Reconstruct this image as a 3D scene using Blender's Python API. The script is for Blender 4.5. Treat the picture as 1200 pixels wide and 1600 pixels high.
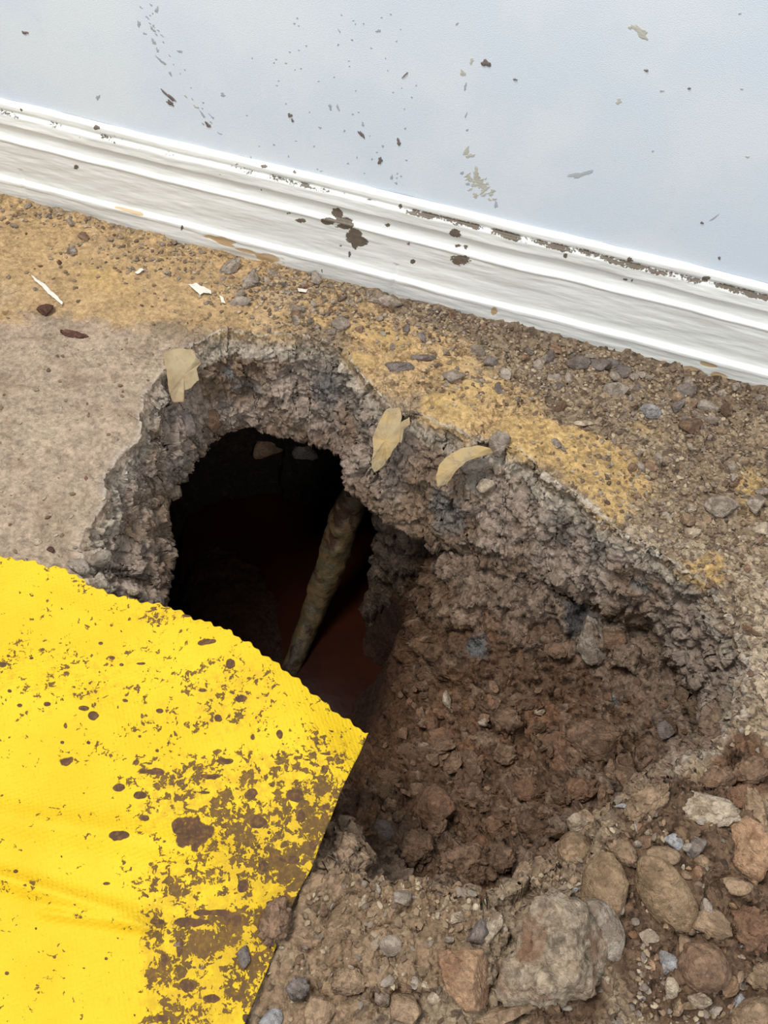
import bpy, math, random
import numpy as np
from mathutils import Vector
from mathutils.bvhtree import BVHTree

# ---------------------------------------------------------------- clear
for o in list(bpy.data.objects):
    bpy.data.objects.remove(o)
SC = bpy.context.scene
COL = SC.collection

# ---------------------------------------------------------------- camera
FPX, PITCH, YAW, ROLL, HCAM, DCAM = 1400.0, math.radians(55), -0.23859881, 0.08777731, 0.75, 0.82381114
CF = np.array([math.sin(YAW)*math.cos(PITCH), math.cos(YAW)*math.cos(PITCH), -math.sin(PITCH)])
_R = np.array([math.cos(YAW), -math.sin(YAW), 0.0]); _U = np.cross(_R, CF)
CR = math.cos(ROLL)*_R + math.sin(ROLL)*_U
CU = -math.sin(ROLL)*_R + math.cos(ROLL)*_U
CP = np.array([0.0, -DCAM, HCAM])
cam = bpy.data.cameras.new('camera'); camo = bpy.data.objects.new('camera', cam); COL.objects.link(camo)
cam.sensor_fit = 'VERTICAL'; cam.sensor_height = 24.0; cam.lens = 24.0*FPX/1600.0
cam.clip_start = 0.01
from mathutils import Matrix
camo.matrix_world = Matrix(((CR[0], CU[0], -CF[0], CP[0]), (CR[1], CU[1], -CF[1], CP[1]),
                            (CR[2], CU[2], -CF[2], CP[2]), (0, 0, 0, 1)))
SC.camera = camo

# ---------------------------------------------------------------- world, lights, exposure
W = bpy.data.worlds.new('world'); SC.world = W; W.use_nodes = True
bg = W.node_tree.nodes['Background']; bg.inputs[0].default_value = (0.90, 0.95, 1.0, 1); bg.inputs[1].default_value = 0.40
def area(name, loc, target, size, power, color):
    l = bpy.data.lights.new(name, 'AREA'); l.shape = 'RECTANGLE'; l.size = size[0]; l.size_y = size[1]
    l.energy = power; l.color = color
    o = bpy.data.objects.new(name, l); COL.objects.link(o); o.location = loc
    o.rotation_euler = (Vector(target)-Vector(loc)).to_track_quat('-Z', 'Y').to_euler()
    return o
area('ceiling_panel_light', (-0.9, -0.75, 2.4), (0, -0.3, 0), (0.8, 0.8), 52, (1.0, 0.975, 0.94))
area('window_light', (1.6, -2.6, 1.9), (0, -0.3, 0), (1.4, 1.4), 34, (0.94, 0.97, 1.0))
SC.view_settings.view_transform = 'Standard'
SC.view_settings.look = 'None'
SC.view_settings.exposure = 0.33
SC.view_settings.gamma = 1.0
SC.view_settings.use_curve_mapping = False

# ---------------------------------------------------------------- helpers
def P(px, py, z=0.0):
    d = CF + CR*(px-600)/FPX + CU*(800-py)/FPX
    return CP + d*((z-HCAM)/d[2])
def mpp(px, py, z=0.0):                       # metres per photo pixel there
    return float(np.dot(P(px, py, z)-CP, CF))/FPX
def to_px(p):                                 # points (n,3) -> pixel coordinates
    q = p-CP; w = q@CF
    return 600+FPX*(q@CR)/w, 800-FPX*(q@CU)/w
def srgb(r, g, b):
    f = lambda c: (c/255/12.92) if c/255 <= 0.04045 else ((c/255+0.055)/1.055)**2.4
    return np.array([f(r), f(g), f(b)])
rng = np.random.default_rng(7)
random.seed(7)

def _hash(ix, iy, iz, seed):
    with np.errstate(over='ignore'):
        h = (ix.astype(np.uint32)*np.uint32(374761393)) ^ (iy.astype(np.uint32)*np.uint32(668265263)) \
            ^ (iz.astype(np.uint32)*np.uint32(2147483647)) ^ np.uint32(seed*974711+13)
        h = (h ^ (h >> np.uint32(13)))*np.uint32(1274126177)
        h = (h ^ (h >> np.uint32(16)))*np.uint32(2246822519)
        return h ^ (h >> np.uint32(15))
def vnoise(p, seed=0):                        # smooth value noise in -1..1
    f = np.floor(p); i = f.astype(np.int64); t = p-f; t = t*t*(3-2*t)
    out = 0
    for a in (0, 1):
        wa = t[:, 0] if a else 1-t[:, 0]
        for b in (0, 1):
            wb = t[:, 1] if b else 1-t[:, 1]
            for c in (0, 1):
                wc = t[:, 2] if c else 1-t[:, 2]
                out = out + wa*wb*wc*(_hash(i[:, 0]+a, i[:, 1]+b, i[:, 2]+c, seed)/2147483648.0-1)
    return out
def fbm(p, s, octv=4, seed=0, gain=0.5):
    o = 0; a = 1; tot = 0
    for k in range(octv):
        o = o+a*vnoise(p*s+k*17.3, seed+k); tot += a; a *= gain; s *= 2.03
    return o/tot
def worley(p, s, seed=0):                     # returns F1, F2, cell random
    q = p*s; f = np.floor(q).astype(np.int64)
    d1 = np.full(len(p), 9.0); d2 = np.full(len(p), 9.0); idn = np.zeros(len(p))
    for a in (-1, 0, 1):
        for b in (-1, 0, 1):
            for c in (-1, 0, 1):
                ix, iy, iz = f[:, 0]+a, f[:, 1]+b, f[:, 2]+c
                cx = ix+_hash(ix, iy, iz, seed)/4294967296.0
                cy = iy+_hash(ix, iy, iz, seed+1)/4294967296.0
                cz = iz+_hash(ix, iy, iz, seed+2)/4294967296.0
                d = np.sqrt((q[:, 0]-cx)**2+(q[:, 1]-cy)**2+(q[:, 2]-cz)**2)
                n = d < d1
                d2 = np.where(n, d1, np.minimum(d2, d)); idn = np.where(n, _hash(ix, iy, iz, seed+3)/4294967296.0, idn)
                d1 = np.where(n, d, d1)
    return d1, d2, idn
def facets(p, s, seed):                        # chips: every cell is a tilted plane
    q = p*s; f = np.floor(q).astype(np.int64); d1 = np.full(len(p), 9.0); val = np.zeros(len(p))
    for a in (-1, 0, 1):
        for b in (-1, 0, 1):
            for c in (-1, 0, 1):
                ix, iy, iz = f[:, 0]+a, f[:, 1]+b, f[:, 2]+c
                r = [_hash(ix, iy, iz, seed+k)/4294967296.0 for k in range(7)]
                ex, ey, ez = q[:, 0]-ix-r[0], q[:, 1]-iy-r[1], q[:, 2]-iz-r[2]
                d = ex*ex+ey*ey+ez*ez; n = d < d1
                val = np.where(n, (r[3]-.5)*ex*2+(r[4]-.5)*ey*2+(r[5]-.5)*ez*2+(r[6]-.5)*0.7, val); d1 = np.where(n, d, d1)
    return val/s
def sst(a, b, x):
    t = np.clip((x-a)/(b-a), 0, 1); return t*t*(3-2*t)

def make_mesh(name, V, F, attrs=None, smooth=True, cols=None, uv=None):
    V = np.asarray(V, dtype=np.float32); F = np.asarray(F, dtype=np.int32)
    me = bpy.data.meshes.new(name)
    n = F.shape[1]
    me.vertices.add(len(V)); me.vertices.foreach_set('co', V.ravel())
    me.loops.add(F.size); me.loops.foreach_set('vertex_index', F.ravel())
    me.polygons.add(len(F)); me.polygons.foreach_set('loop_start', np.arange(0, F.size, n, dtype=np.int32))
    me.polygons.foreach_set('loop_total', np.full(len(F), n, dtype=np.int32))
    me.update(calc_edges=True)
    me.polygons.foreach_set('use_smooth', np.full(len(F), smooth))
    for k, a in (attrs or {}).items():
        at = me.attributes.new(k, 'FLOAT', 'POINT'); at.data.foreach_set('value', np.asarray(a, dtype=np.float32))
    for k, c in (cols or {}).items():
        at = me.attributes.new(k, 'FLOAT_COLOR', 'POINT')
        c4 = np.ones((len(V), 4), dtype=np.float32); c4[:, :3] = c
        at.data.foreach_set('color', c4.ravel())
    me.validate()
    return me
def link(name, me, mat=None, parent=None):
    o = bpy.data.objects.new(name, me); COL.objects.link(o)
    for m in (mat if isinstance(mat, (list, tuple)) else [mat]):
        if m: me.materials.append(m)
    if parent: o.parent = parent
    return o
def tag(o, label=None, cat=None, group=None, kind=None):
    if label: o['label'] = label
    if cat: o['category'] = cat
    if group: o['group'] = group
    if kind: o['kind'] = kind
    return o
def grid_faces(nr, nc, wrap=False):
    r = np.arange(nr-1)[:, None]; c = np.arange(nc if wrap else nc-1)[None, :]
    c2 = (c+1) % nc
    return np.stack([r*nc+c, r*nc+c2, (r+1)*nc+c2, (r+1)*nc+c], -1).reshape(-1, 4)

# ---------------------------------------------------------------- materials
class NT:
    def __init__(s, name):
        s.m = bpy.data.materials.new(name); s.m.use_nodes = True
        s.t = s.m.node_tree; s.n = s.t.nodes; s.b = s.n['Principled BSDF']
    def new(s, ty, **kw):
        nd = s.n.new(ty)
        for k, v in kw.items():
            if k in ('_in',):
                for a, b in v.items(): s.set(nd, a, b)
            else: setattr(nd, k, v)
        return nd
    def set(s, nd, a, b):
        if isinstance(b, bpy.types.NodeSocket): s.t.links.new(b, nd.inputs[a])
        elif isinstance(b, (tuple, list, np.ndarray)) and len(b) == 3 and nd.inputs[a].type == 'RGBA': nd.inputs[a].default_value = (*[float(x) for x in b], 1)
        else: nd.inputs[a].default_value = b
    def pos(s): return s.new('ShaderNodeNewGeometry').outputs['Position']
    def objc(s): return s.new('ShaderNodeTexCoord').outputs['Object']
    def noise(s, vec, scale, detail=4, rough=0.55, dist=0.0):
        return s.new('ShaderNodeTexNoise', _in={'Vector': vec, 'Scale': scale, 'Detail': detail, 'Roughness': rough, 'Distortion': dist}).outputs['Fac']
    def vor(s, vec, scale, feature='F1', out='Distance', rand=1.0):
        n = s.new('ShaderNodeTexVoronoi', feature=feature); s.set(n, 'Vector', vec); s.set(n, 'Scale', scale); s.set(n, 'Randomness', rand)
        return n.outputs[out]
    def math(s, op, a, b=0.0, c=None, clamp=False):
        n = s.new('ShaderNodeMath', operation=op, use_clamp=clamp); s.set(n, 0, a); s.set(n, 1, b)
        if c is not None: s.set(n, 2, c)
        return n.outputs[0]
    def ramp(s, fac, a, b, lo=0.0, hi=1.0):
        n = s.new('ShaderNodeMapRange', interpolation_type='SMOOTHSTEP', _in={'Value': fac, 'From Min': a, 'From Max': b, 'To Min': lo, 'To Max': hi})
        return n.outputs[0]
    def mix(s, fac, a, b, mode='MIX'):
        n = s.new('ShaderNodeMix', data_type='RGBA', blend_type=mode)
        s.set(n, 0, fac); s.set(n, 6, a); s.set(n, 7, b)
        return n.outputs[2]
    def attr(s, name, out='Fac'):
        return s.new('ShaderNodeAttribute', attribute_name=name).outputs[out]
    def bump(s, h, dist, strength=1.0, prev=None):
        n = s.new('ShaderNodeBump', _in={'Height': h, 'Distance': dist, 'Strength': strength})
        if prev is not None: s.set(n, 'Normal', prev)
        return n.outputs[0]
    def out(s, color=None, rough=0.9, normal=None, spec=0.3):
        if color is not None: s.set(s.b, 'Base Color', color)
        s.set(s.b, 'Roughness', rough); s.b.inputs['Specular IOR Level'].default_value = spec
        if normal is not None: s.set(s.b, 'Normal', normal)
        return s.m

def mat_ground(name, contrast=1.0, wet=False, fine=1.0):
    s = NT(name); p = s.pos(); base = s.attr('Col', 'Color'); g = s.attr('grit')
    # warped coordinates so the chips are slivers rather than cells
    w = s.new('ShaderNodeTexNoise', _in={'Vector': p, 'Scale': 60.0, 'Detail': 2.0})
    wv = s.new('ShaderNodeVectorMath', operation='SCALE', _in={0: w.outputs['Color'], 'Scale': 0.012})
    pv = s.new('ShaderNodeVectorMath', operation='ADD', _in={0: p, 1: wv.outputs[0]}).outputs[0]
    n1 = s.noise(p, 28, 6, 0.65); n2 = s.noise(p, 170, 4, 0.6); n3 = s.noise(pv, 650, 3, 0.6)
    c1 = s.vor(pv, 150, 'F1', 'Color'); c1v = s.new('ShaderNodeSeparateColor', _in={0: c1})
    c2 = s.vor(pv, 330, 'F1', 'Color'); c2v = s.new('ShaderNodeSeparateColor', _in={0: c2})
    v = s.math('ADD', s.ramp(n1, 0.3, 0.7, -0.16, 0.16), s.ramp(n2, 0.3, 0.7, -0.20, 0.20))
    v = s.math('ADD', v, s.ramp(n3, 0.3, 0.7, -0.12, 0.12))
    cg = s.math('MULTIPLY', g, s.math('ADD', s.ramp(c1v.outputs[0], 0, 1, -0.22, 0.25), s.ramp(c2v.outputs[0], 0, 1, -0.22, 0.25)))
    v = s.math('ADD', v, cg)
    v = s.math('MULTIPLY_ADD', v, contrast, 1.0)
    comb = s.new('ShaderNodeCombineColor', _in={0: v, 1: v, 2: v}).outputs[0]
    col = s.mix(1.0, base, comb, 'MULTIPLY')
    # scattered pale and dark crumbs of their own colour
    pale = s.math('MULTIPLY', s.ramp(c2v.outputs[1], 0.955, 0.975), s.math('MULTIPLY_ADD', g, 0.7, 0.12))
    lighter = s.mix(1.0, base, (1.55, 1.55, 1.5), 'MULTIPLY'); col = s.mix(pale, col, lighter)
    dark = s.math('MULTIPLY', s.ramp(c1v.outputs[1], 0.90, 0.94), s.math('MULTIPLY', g, 0.65))
    col = s.mix(dark, col, tuple(srgb(62, 50, 42)))
    def chip(scale):
        n = s.new('ShaderNodeTexVoronoi', _in={'Vector': pv, 'Scale': scale})
        d = s.new('ShaderNodeVectorMath', operation='SUBTRACT', _in={0: pv, 1: n.outputs['Position']}).outputs[0]
        c = s.new('ShaderNodeVectorMath', operation='SUBTRACT', _in={0: n.outputs['Color'], 1: (0.5, 0.5, 0.5)}).outputs[0]
        return s.new('ShaderNodeVectorMath', operation='DOT_PRODUCT', _in={0: d, 1: c}).outputs['Value']
    g2 = s.math('MULTIPLY_ADD', g, 1.0, 0.1)
    h = s.math('MULTIPLY', g2, s.math('ADD', s.math('MULTIPLY', chip(150), 190.0), s.math('MULTIPLY', chip(330), 200.0)))
    h = s.math('ADD', h, s.math('MULTIPLY', n2, 0.6)); h = s.math('ADD', h, s.math('MULTIPLY', n3, 0.30))
    return s.out(col, 0.92 if not wet else 0.6, s.bump(h, 0.0042*fine, 0.9), 0.15)

def mat_rock(name, rgb, var=0.25, patch=None, amt=0.4, rough=0.85, scale=1.0):
    s = NT(name); p = s.pos()
    oi = s.new('ShaderNodeObjectInfo').outputs['Random']
    n0 = s.new('ShaderNodeVectorMath', operation='ADD', _in={0: p}); 
    cmb = s.new('ShaderNodeCombineXYZ', _in={0: oi, 1: oi}).outputs[0]; s.set(n0, 1, cmb); p = n0.outputs[0]
    n1 = s.noise(p, 60*scale, 5, 0.65); n2 = s.noise(p, 260*scale, 4, 0.65, 0.5); n3 = s.noise(p, 900, 2, 0.5)
    v = s.math('ADD', s.ramp(n1, 0.3, 0.7, 1-var, 1+var), s.ramp(n2, 0.3, 0.7, -var, var))
    v = s.math('ADD', v, s.ramp(oi, 0, 1, -var*0.5, var*0.5))
    comb = s.new('ShaderNodeCombineColor', _in={0: v, 1: v, 2: v}).outputs[0]
    col = s.mix(1.0, tuple(srgb(*rgb)), comb, 'MULTIPLY')
    if patch is not None:
        f = s.ramp(s.noise(p, 45*scale, 4, 0.6, 0.6), 0.48, 0.62, 0.0, amt)
        col = s.mix(f, col, tuple(srgb(*patch)))
    vc = s.new('ShaderNodeSeparateColor', _in={0: s.vor(s.new('ShaderNodeVectorMath', operation='ADD', _in={0: p, 1: s.new('ShaderNodeVectorMath', operation='SCALE', _in={0: s.new('ShaderNodeTexNoise', _in={'Vector': p, 'Scale': 90.0}).outputs['Color'], 'Scale': 0.01}).outputs[0]}).outputs[0], 260, 'F1', 'Color')})
    k = s.ramp(vc.outputs[0], 0, 1, 0.74, 1.24); kk = s.new('ShaderNodeCombineColor', _in={0: k, 1: k, 2: k}).outputs[0]
    cov = s.ramp(s.noise(p, 80, 5, .7, .4), 0.42, 0.58, 0.0, 1.0)
    col = s.mix(cov, col, s.mix(1.0, s.mix(0.25, col, tuple(srgb(122, 98, 76))), kk, 'MULTIPLY'))
    h = s.math('ADD', s.math('MULTIPLY', n2, 0.7), s.math('MULTIPLY', n3, 0.3)); h = s.math('ADD', h, s.math('MULTIPLY', s.math('MULTIPLY', vc.outputs[1], cov), 0.35)); h = s.math('ADD', h, s.math('MULTIPLY', n1, 1.0))
    return s.out(col, rough, s.bump(h, 0.0034, 1.0), 0.2)

def mat_plain(name, rgb, rough=0.6, bumpd=0.0, scale=300, var=0.05, spec=0.3):
    s = NT(name); p = s.pos(); n = s.noise(p, scale, 4, 0.6)
    v = s.ramp(s.noise(p, scale*0.15, 3), 0.3, 0.7, 1-var, 1+var)
    comb = s.new('ShaderNodeCombineColor', _in={0: v, 1: v, 2: v}).outputs[0]
    return s.out(s.mix(1.0, tuple(srgb(*rgb)), comb, 'MULTIPLY'), rough, s.bump(n, bumpd, 0.8) if bumpd else None, spec)

M = {}
M['floor'] = mat_ground('broken_floor')
M['soil'] = mat_ground('pit_soil', 1.1)
M['wallpaint'] = None

# ---------------------------------------------------------------- wall
def build_wall():
    s = NT('pale_blue_wall_paint'); p = s.pos()
    fine = s.noise(p, 900, 2, 0.6); mid = s.noise(p, 9, 3, 0.55)
    c = s.mix(s.ramp(mid, 0.35, 0.65), tuple(srgb(210, 221, 233)), tuple(srgb(218, 226, 233)))
    # faint dusty scuff film
    f = s.math('MULTIPLY', s.ramp(s.noise(p, 40, 5, 0.7, 0.4), 0.62, 0.75), 0.10)
    c = s.mix(f, c, tuple(srgb(176, 174, 168)))
    M['wallpaint'] = s.out(c, 0.62, s.bump(fine, 0.0006, 0.5), 0.25)
    # splats: outlines read in the photo, laid on the wall plane as low relief of dried mud
    def on_wall(px, py):
        d = CF+CR*(px-600)/FPX+CU*(800-py)/FPX
        return CP+d*((0.02-CP[1])/d[1])
    V = [(-1.7, 0.02, 0.0), (1.4, 0.02, 0.0), (1.4, 0.02, 1.4), (-1.7, 0.02, 1.4),
         (-1.7, 0.12, 0.0), (1.4, 0.12, 0.0), (1.4, 0.12, 1.4), (-1.7, 0.12, 1.4)]
    F = [(0, 1, 2, 3), (5, 4, 7, 6), (4, 0, 3, 7), (1, 5, 6, 2), (3, 2, 6, 7), (4, 5, 1, 0)]
    mi = [0]*6
    def splat(px, py, a, b, ang, m, rel=0.0009, seed=0):
        r = random.Random(int(px*13+py*7+seed)); n = 22
        c = on_wall(px, py); base = len(V); ph = [r.uniform(0, 6.28) for _ in range(4)]
        ca, sa = math.cos(math.radians(ang)), math.sin(math.radians(ang))
        ring = []
        for k in range(n):
            t = k/n*2*math.pi; w = 1+0.22*math.sin(2*t+ph[0])+0.2*math.sin(3*t+ph[1])+0.14*math.sin(5*t+ph[2])+0.1*math.sin(7*t+ph[3])
            u, v = a*w*math.cos(t), b*w*math.sin(t)
            ring.append(on_wall(px+u*ca-v*sa, py+u*sa+v*ca))
        for q in ring: V.append((q[0], 0.0201, q[2]))
        for q in ring: V.append((c[0]+(q[0]-c[0])*0.82, 0.02-rel, c[2]+(q[2]-c[2])*0.82))
        V.append((c[0], 0.02-rel*1.5, c[2]))
        for k in range(n):
            k2 = (k+1) % n
            F.append((base+k, base+n+k, base+n+k2, base+k2)); mi.append(m)
            F.append((base+n+k, base+2*n, base+n+k2)); mi.append(m)
    # (px, py, half length, half width, angle, material)   1 dark mud, 2 grey scuff, 3 cream filler
    S = [(39, 51, 4.5, 2.8, 10, 1), (153, 152, 3.2, 4, 0, 2), (264, 150, 13, 2.6, 40, 1), (266, 161, 8, 2.6, 35, 1), (217, 37, 3, 5, -20, 2),
         (226, 52, 3, 2, 0, 2), (240, 65, 3, 5, -30, 2), (252, 95, 10, 2.2, 42, 2), (281, 80, 5, 2, 20, 2), (246, 78, 2, 4, -10, 2), (266, 115, 4, 2, 50, 2),
         (245, 15, 3, 5, 0, 2), (238, 45, 2, 5, -35, 2), (316, 178, 9, 1.5, 60, 2), (325, 195, 6, 2.6, 35, 1), (343, 208, 4, 1.2, 30, 2), (290, 150, 3, 1.5, 40, 3),
         (305, 166, 4, 2, 45, 3), (348, 148, 4, 3, 15, 2), (453, 180, 3, 4, -20, 1), (457, 188, 2, 2.5, -20, 1), (516, 167, 2.6, 5, 0, 2), (528, 168, 2, 5, -20, 2),
         (500, 199, 2.5, 2, 0, 2), (538, 204, 1.6, 2, 0, 2), (551, 178, 1.5, 1.5, 0, 2), (567, 194, 2, 4, -20, 2), (565, 210, 8, 2.2, 50, 1), (594, 251, 4, 5, 0, 1),
         (591, 48, 4, 2.6, 0, 2), (550, 62, 2, 1.5, 0, 2), (530, 48, 1, 4, -25, 2), (623, 222, 3, 5.5, -15, 1), (633, 117, 6, 1.3, -45, 1), (619, 286, 2, 2, 0, 2),
         (635, 250, 2, 1.2, 0, 2), (759, 99, 8, 5.2, -12, 1), (737, 95, 3, 5, 15, 3), (723, 114, 4, 6, 0, 3), (727, 135, 2, 6, 10, 2), (728, 180, 1.2, 4, 20, 2),
         (730, 203, 2, 2, 0, 2), (805, 124, 3, 1.5, 10, 1), (714, 37, 3, 1.5, -30, 2), (1001, 50, 17, 6, 38, 3), (987, 42, 5, 4, 0, 3), (1010, 110, 3, 2, 30, 1),
         (1034, 142, 4, 1.5, 10, 2), (1077, 138, 2.6, 1.5, -30, 1), (1159, 139, 2.5, 1.5, 10, 2), (967, 158, 4, 5.5, 0, 3), (1156, 21, 2.5, 1.5, 0, 2),
         (1097, 348, 2.5, 1.8, 0, 1), (1116, 340, 8, 1.4, -35, 2), (1124, 403, 2.2, 2.2, 0, 1), (906, 272, 19, 5, -7, 4), (1168, 245, 3, 2, 0, 3), (1020, 236, 1.5, 1.5, 0, 2),
         (729, 236, 3.5, 9, 15, 3), (735, 243, 7, 3.5, -20, 3), (744, 268, 4, 8, -10, 3), (748, 284, 6, 3, 30, 3), (731, 287, 3, 3, 0, 2),
         (757, 297, 9, 3, -35, 3), (775, 320, 3, 5, 20, 2), (743, 305, 5, 4, 0, 3), (722, 270, 4, 2, -40, 2), (612, 277, 2, 4, 0, 2), (598, 228, 2, 2, 0, 2)]
    rr = random.Random(3)
    for _ in range(60):
        S.append((rr.uniform(380, 660), rr.uniform(20, 280), rr.uniform(0.8, 1.8), rr.uniform(0.8, 1.6), 0, 2))
    for _ in range(26):
        t = rr.random(); S.append((225+t*110+rr.uniform(-12, 12), 10+t*200+rr.uniform(-10, 10), rr.uniform(1, 4), rr.uniform(.7, 1.3), 42, 2))
    for _ in range(46):
        t = rr.random(); S.append((735+t*34+rr.gauss(0, 6), 278+t*24+rr.gauss(0, 6), rr.uniform(1.5, 6), rr.uniform(1, 2.8), rr.choice([-35, -20, 30]), 3))
    for q in S: splat(*q, rel=0.0003 if q[5] != 1 else 0.0007)
    # dirt caught on the joint above the board is added with the board
    me = bpy.data.meshes.new('wall_back'); me.from_pydata([tuple(v) for v in V], [], F); me.update()
    me.polygons.foreach_set('material_index', mi)
    for m in (M['wallpaint'], mat_plain('dried_mud_spot', (112, 102, 98), 0.85, 0.0006, 700, 0.2), mat_plain('grey_scuff', (166, 171, 178), 0.8, 0.0004, 700, 0.1),
              mat_plain('cream_filler_mark', (184, 183, 174), 0.8, 0.0005, 500, 0.08), mat_plain('smooth_grey_touch_up', (176, 184, 188), 0.5)):
        me.materials.append(m)
    tag(link('wall_back', me), kind='structure')
build_wall()

# ---------------------------------------------------------------- skirting board
def build_board():
    # profile (y towards the room is negative, z up): from the top joint down to the floor
    hb = 0.1255
    prof = [(0.0202, hb+0.004), (0.0165, hb+0.003), (0.0135, hb+0.0005), (0.0128, hb-0.004), (0.0140, hb-0.0075), (0.0135, hb-0.0085), (0.0100, hb-0.0095),
            (0.0088, hb-0.011), (0.0078, hb-0.0215), (0.0080, hb-0.0235), (0.0098, hb-0.0250), (0.0106, hb-0.0320), (0.0092, hb-0.0396), (0.0050, hb-0.0413), (0.0036, hb-0.0424),
            (0.0036, hb-0.0445), (0.0046, hb-0.0460), (0.0042, 0.034), (0.0036, 0.0288), (-0.0002, 0.0276), (-0.0022, 0.0262), (-0.0024, 0.023), (-0.0016, 0.020), (-0.0012, 0.006), (0.0, -0.004)]
    pr = np.array(prof)
    # resample
    seg = np.r_[0, np.cumsum(np.hypot(*np.diff(pr, axis=0).T))]; t = np.linspace(0, seg[-1], 130)
    yy, zz = np.interp(t, seg, pr[:, 0]), np.interp(t, seg, pr[:, 1])
    xs = np.arange(-1.5, 1.2, 0.0022)
    X, T = np.meshgrid(xs, np.arange(130))
    V = np.stack([X.ravel(), yy[T].ravel(), zz[T].ravel()], 1)
    q = V*np.array([0.16, 1, 1])
    n = fbm(q, 90, 4, 5); n2 = fbm(V*np.array([0.35, 1, 1]), 40, 3, 9)
    V[:, 1] += 0.0012*n+0.0010*n2
    V[:, 2] += 0.0011*fbm(q, 60, 3, 21)+0.0016*fbm(V*np.array([1, 0, 0]), 9, 2, 33)
    # hairline joint near the far left and another further along
    for jp in ((32, 285), (612, 440)):
        c = P(jp[0], jp[1], 0.03); V[:, 1] += 0.0016*np.exp(-((V[:, 0]-c[0])/0.0022)**2)*(V[:, 2] < 0.045)
    # attributes: dirt in the groove, bare timber chips, flaking
    gx, gy = to_px(V)
    dirt = np.zeros(len(V)); wood = np.zeros(len(V))
    edge = fbm(V*np.array([0.5, 1, 1]), 120, 4, 40)
    grv = np.exp(-((V[:, 2]-(hb-0.0085))/0.0034)**2)
    dirt = grv*(0.30+0.50*sst(520, 760, gx)+0.15*sst(150, 300, gx)*(1-sst(300, 600, gx)))+0.75*edge*(grv > .2)+0.45*edge*(grv <= .2)
    for (x, y, a, b, k) in [(540, 352, 16, 8, 2), (553, 368, 13, 14, 2), (528, 334, 9, 10, 2), (513, 345, 13, 6, 2), (564, 378, 12, 7, 2), (536, 345, 18, 6, 2), (555, 380, 6, 8, 2), (470, 345, 11, 4, 1.2),
                            (449, 334, 8, 3, 1.1), (711, 365, 10, 6, 1.4), (720, 408, 16, 8, 1.5), (645, 409, 5, 4, 1.5), (638, 381, 3, 4, 1.4), (884, 400, 4, 5, 1.4), (880, 392, 4, 4, 1.3),
                            (150, 200, 6, 5, 1.5), (119, 261, 4, 3.5, 1.5), (412, 260, 6, 4, 1.5), (370, 256, 4, 3, 1.4), (408, 297, 3, 2.5, 1.4), (343, 272, 5, 2.5, 1.3), (284, 357, 3, 5, 1.4),
                            (124, 215, 4, 2, 1.3), (33, 172, 3, 3, 1.2), (532, 384, 4, 2, 1.3), (1102, 437, 9, 6, 1.6), (977, 437, 5, 3, 1.2), (988, 438, 3, 3, 1.2), (460, 268, 3, 4, 1.3),
                            (626, 322, 4, 7, 1.4), (606, 352, 3, 3, 1.3), (546, 398, 3, 5, 1.2), (503, 424, 3, 5, 1.2), (714, 384, 8, 4, 1.1), (728, 384, 5, 5, 1.0), (985, 405, 8, 5, 1.2), (720, 348, 6, 4, 1.2)]:
        ang = edge*0.5
        d = np.sqrt(((gx-x)/a)**2+((gy-y)/b)**2)
        dirt = np.maximum(dirt, np.clip(k*(1.25-d)+ang*2.4, 0, 1)*(d < 2.2))
    for (x, y, a, b) in [(418, 403, 30, 8), (203, 330, 28, 3.5), (345, 375, 30, 5), (1080, 578, 22, 8), (1122, 590, 14, 7), (1105, 570, 20, 5), (385, 393, 26, 4), (772, 487, 5, 8), (355, 383, 20, 4), (60, 322, 20, 3), (1180, 607, 30, 4)]:
        u = (gx-x)*0.966+(gy-y)*0.259; w = -(gx-x)*0.259+(gy-y)*0.966
        d = np.sqrt((u/a)**2+(w/b)**2)
        wood = np.maximum(wood, np.clip(1.4-d+edge*0.7, 0, 1)*(d < 2))
    V[:, 1] += 0.0006*sst(0.4, 0.7, wood)
    F = grid_faces(130, len(xs))
    me = make_mesh('baseboard_back', V, F, {'dirt': dirt, 'wood': wood})
    s = NT('white_gloss_board_paint'); p = s.pos()
    mp = s.new('ShaderNodeMapping', _in={'Vector': p, 'Scale': (0.15, 1, 1)}).outputs[0]
    c = s.mix(s.ramp(s.noise(mp, 60, 5, 0.65), 0.35, 0.7), tuple(srgb(229, 230, 226)), tuple(srgb(216, 217, 212)))
    yel = s.ramp(s.noise(mp, 120, 4, 0.6), 0.6, 0.75, 0, 0.35); c = s.mix(yel, c, tuple(srgb(214, 207, 188)))
    wd = s.ramp(s.attr('wood'), 0.45, 0.6); c = s.mix(wd, c, s.mix(s.noise(mp, 200, 3), tuple(srgb(176, 146, 106)), tuple(srgb(205, 182, 148))))
    dm = s.math('ADD', s.attr('dirt'), s.ramp(s.noise(p, 350, 4, 0.7), 0.3, 0.7, -0.25, 0.25))
    c = s.mix(s.ramp(dm, 0.55, 0.68), c, s.mix(s.noise(p, 300, 3), tuple(srgb(80, 72, 64)), tuple(srgb(122, 110, 95))))
    m = s.out(c, 0.5, s.bump(s.math('ADD', s.noise(mp, 250, 4, 0.6), s.math('MULTIPLY', s.ramp(dm, 0.5, 0.7), 1.0)), 0.0009, 0.7), 0.35)
    o = link('baseboard_back', me, m); tag(o, kind='structure')
build_board()

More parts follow.
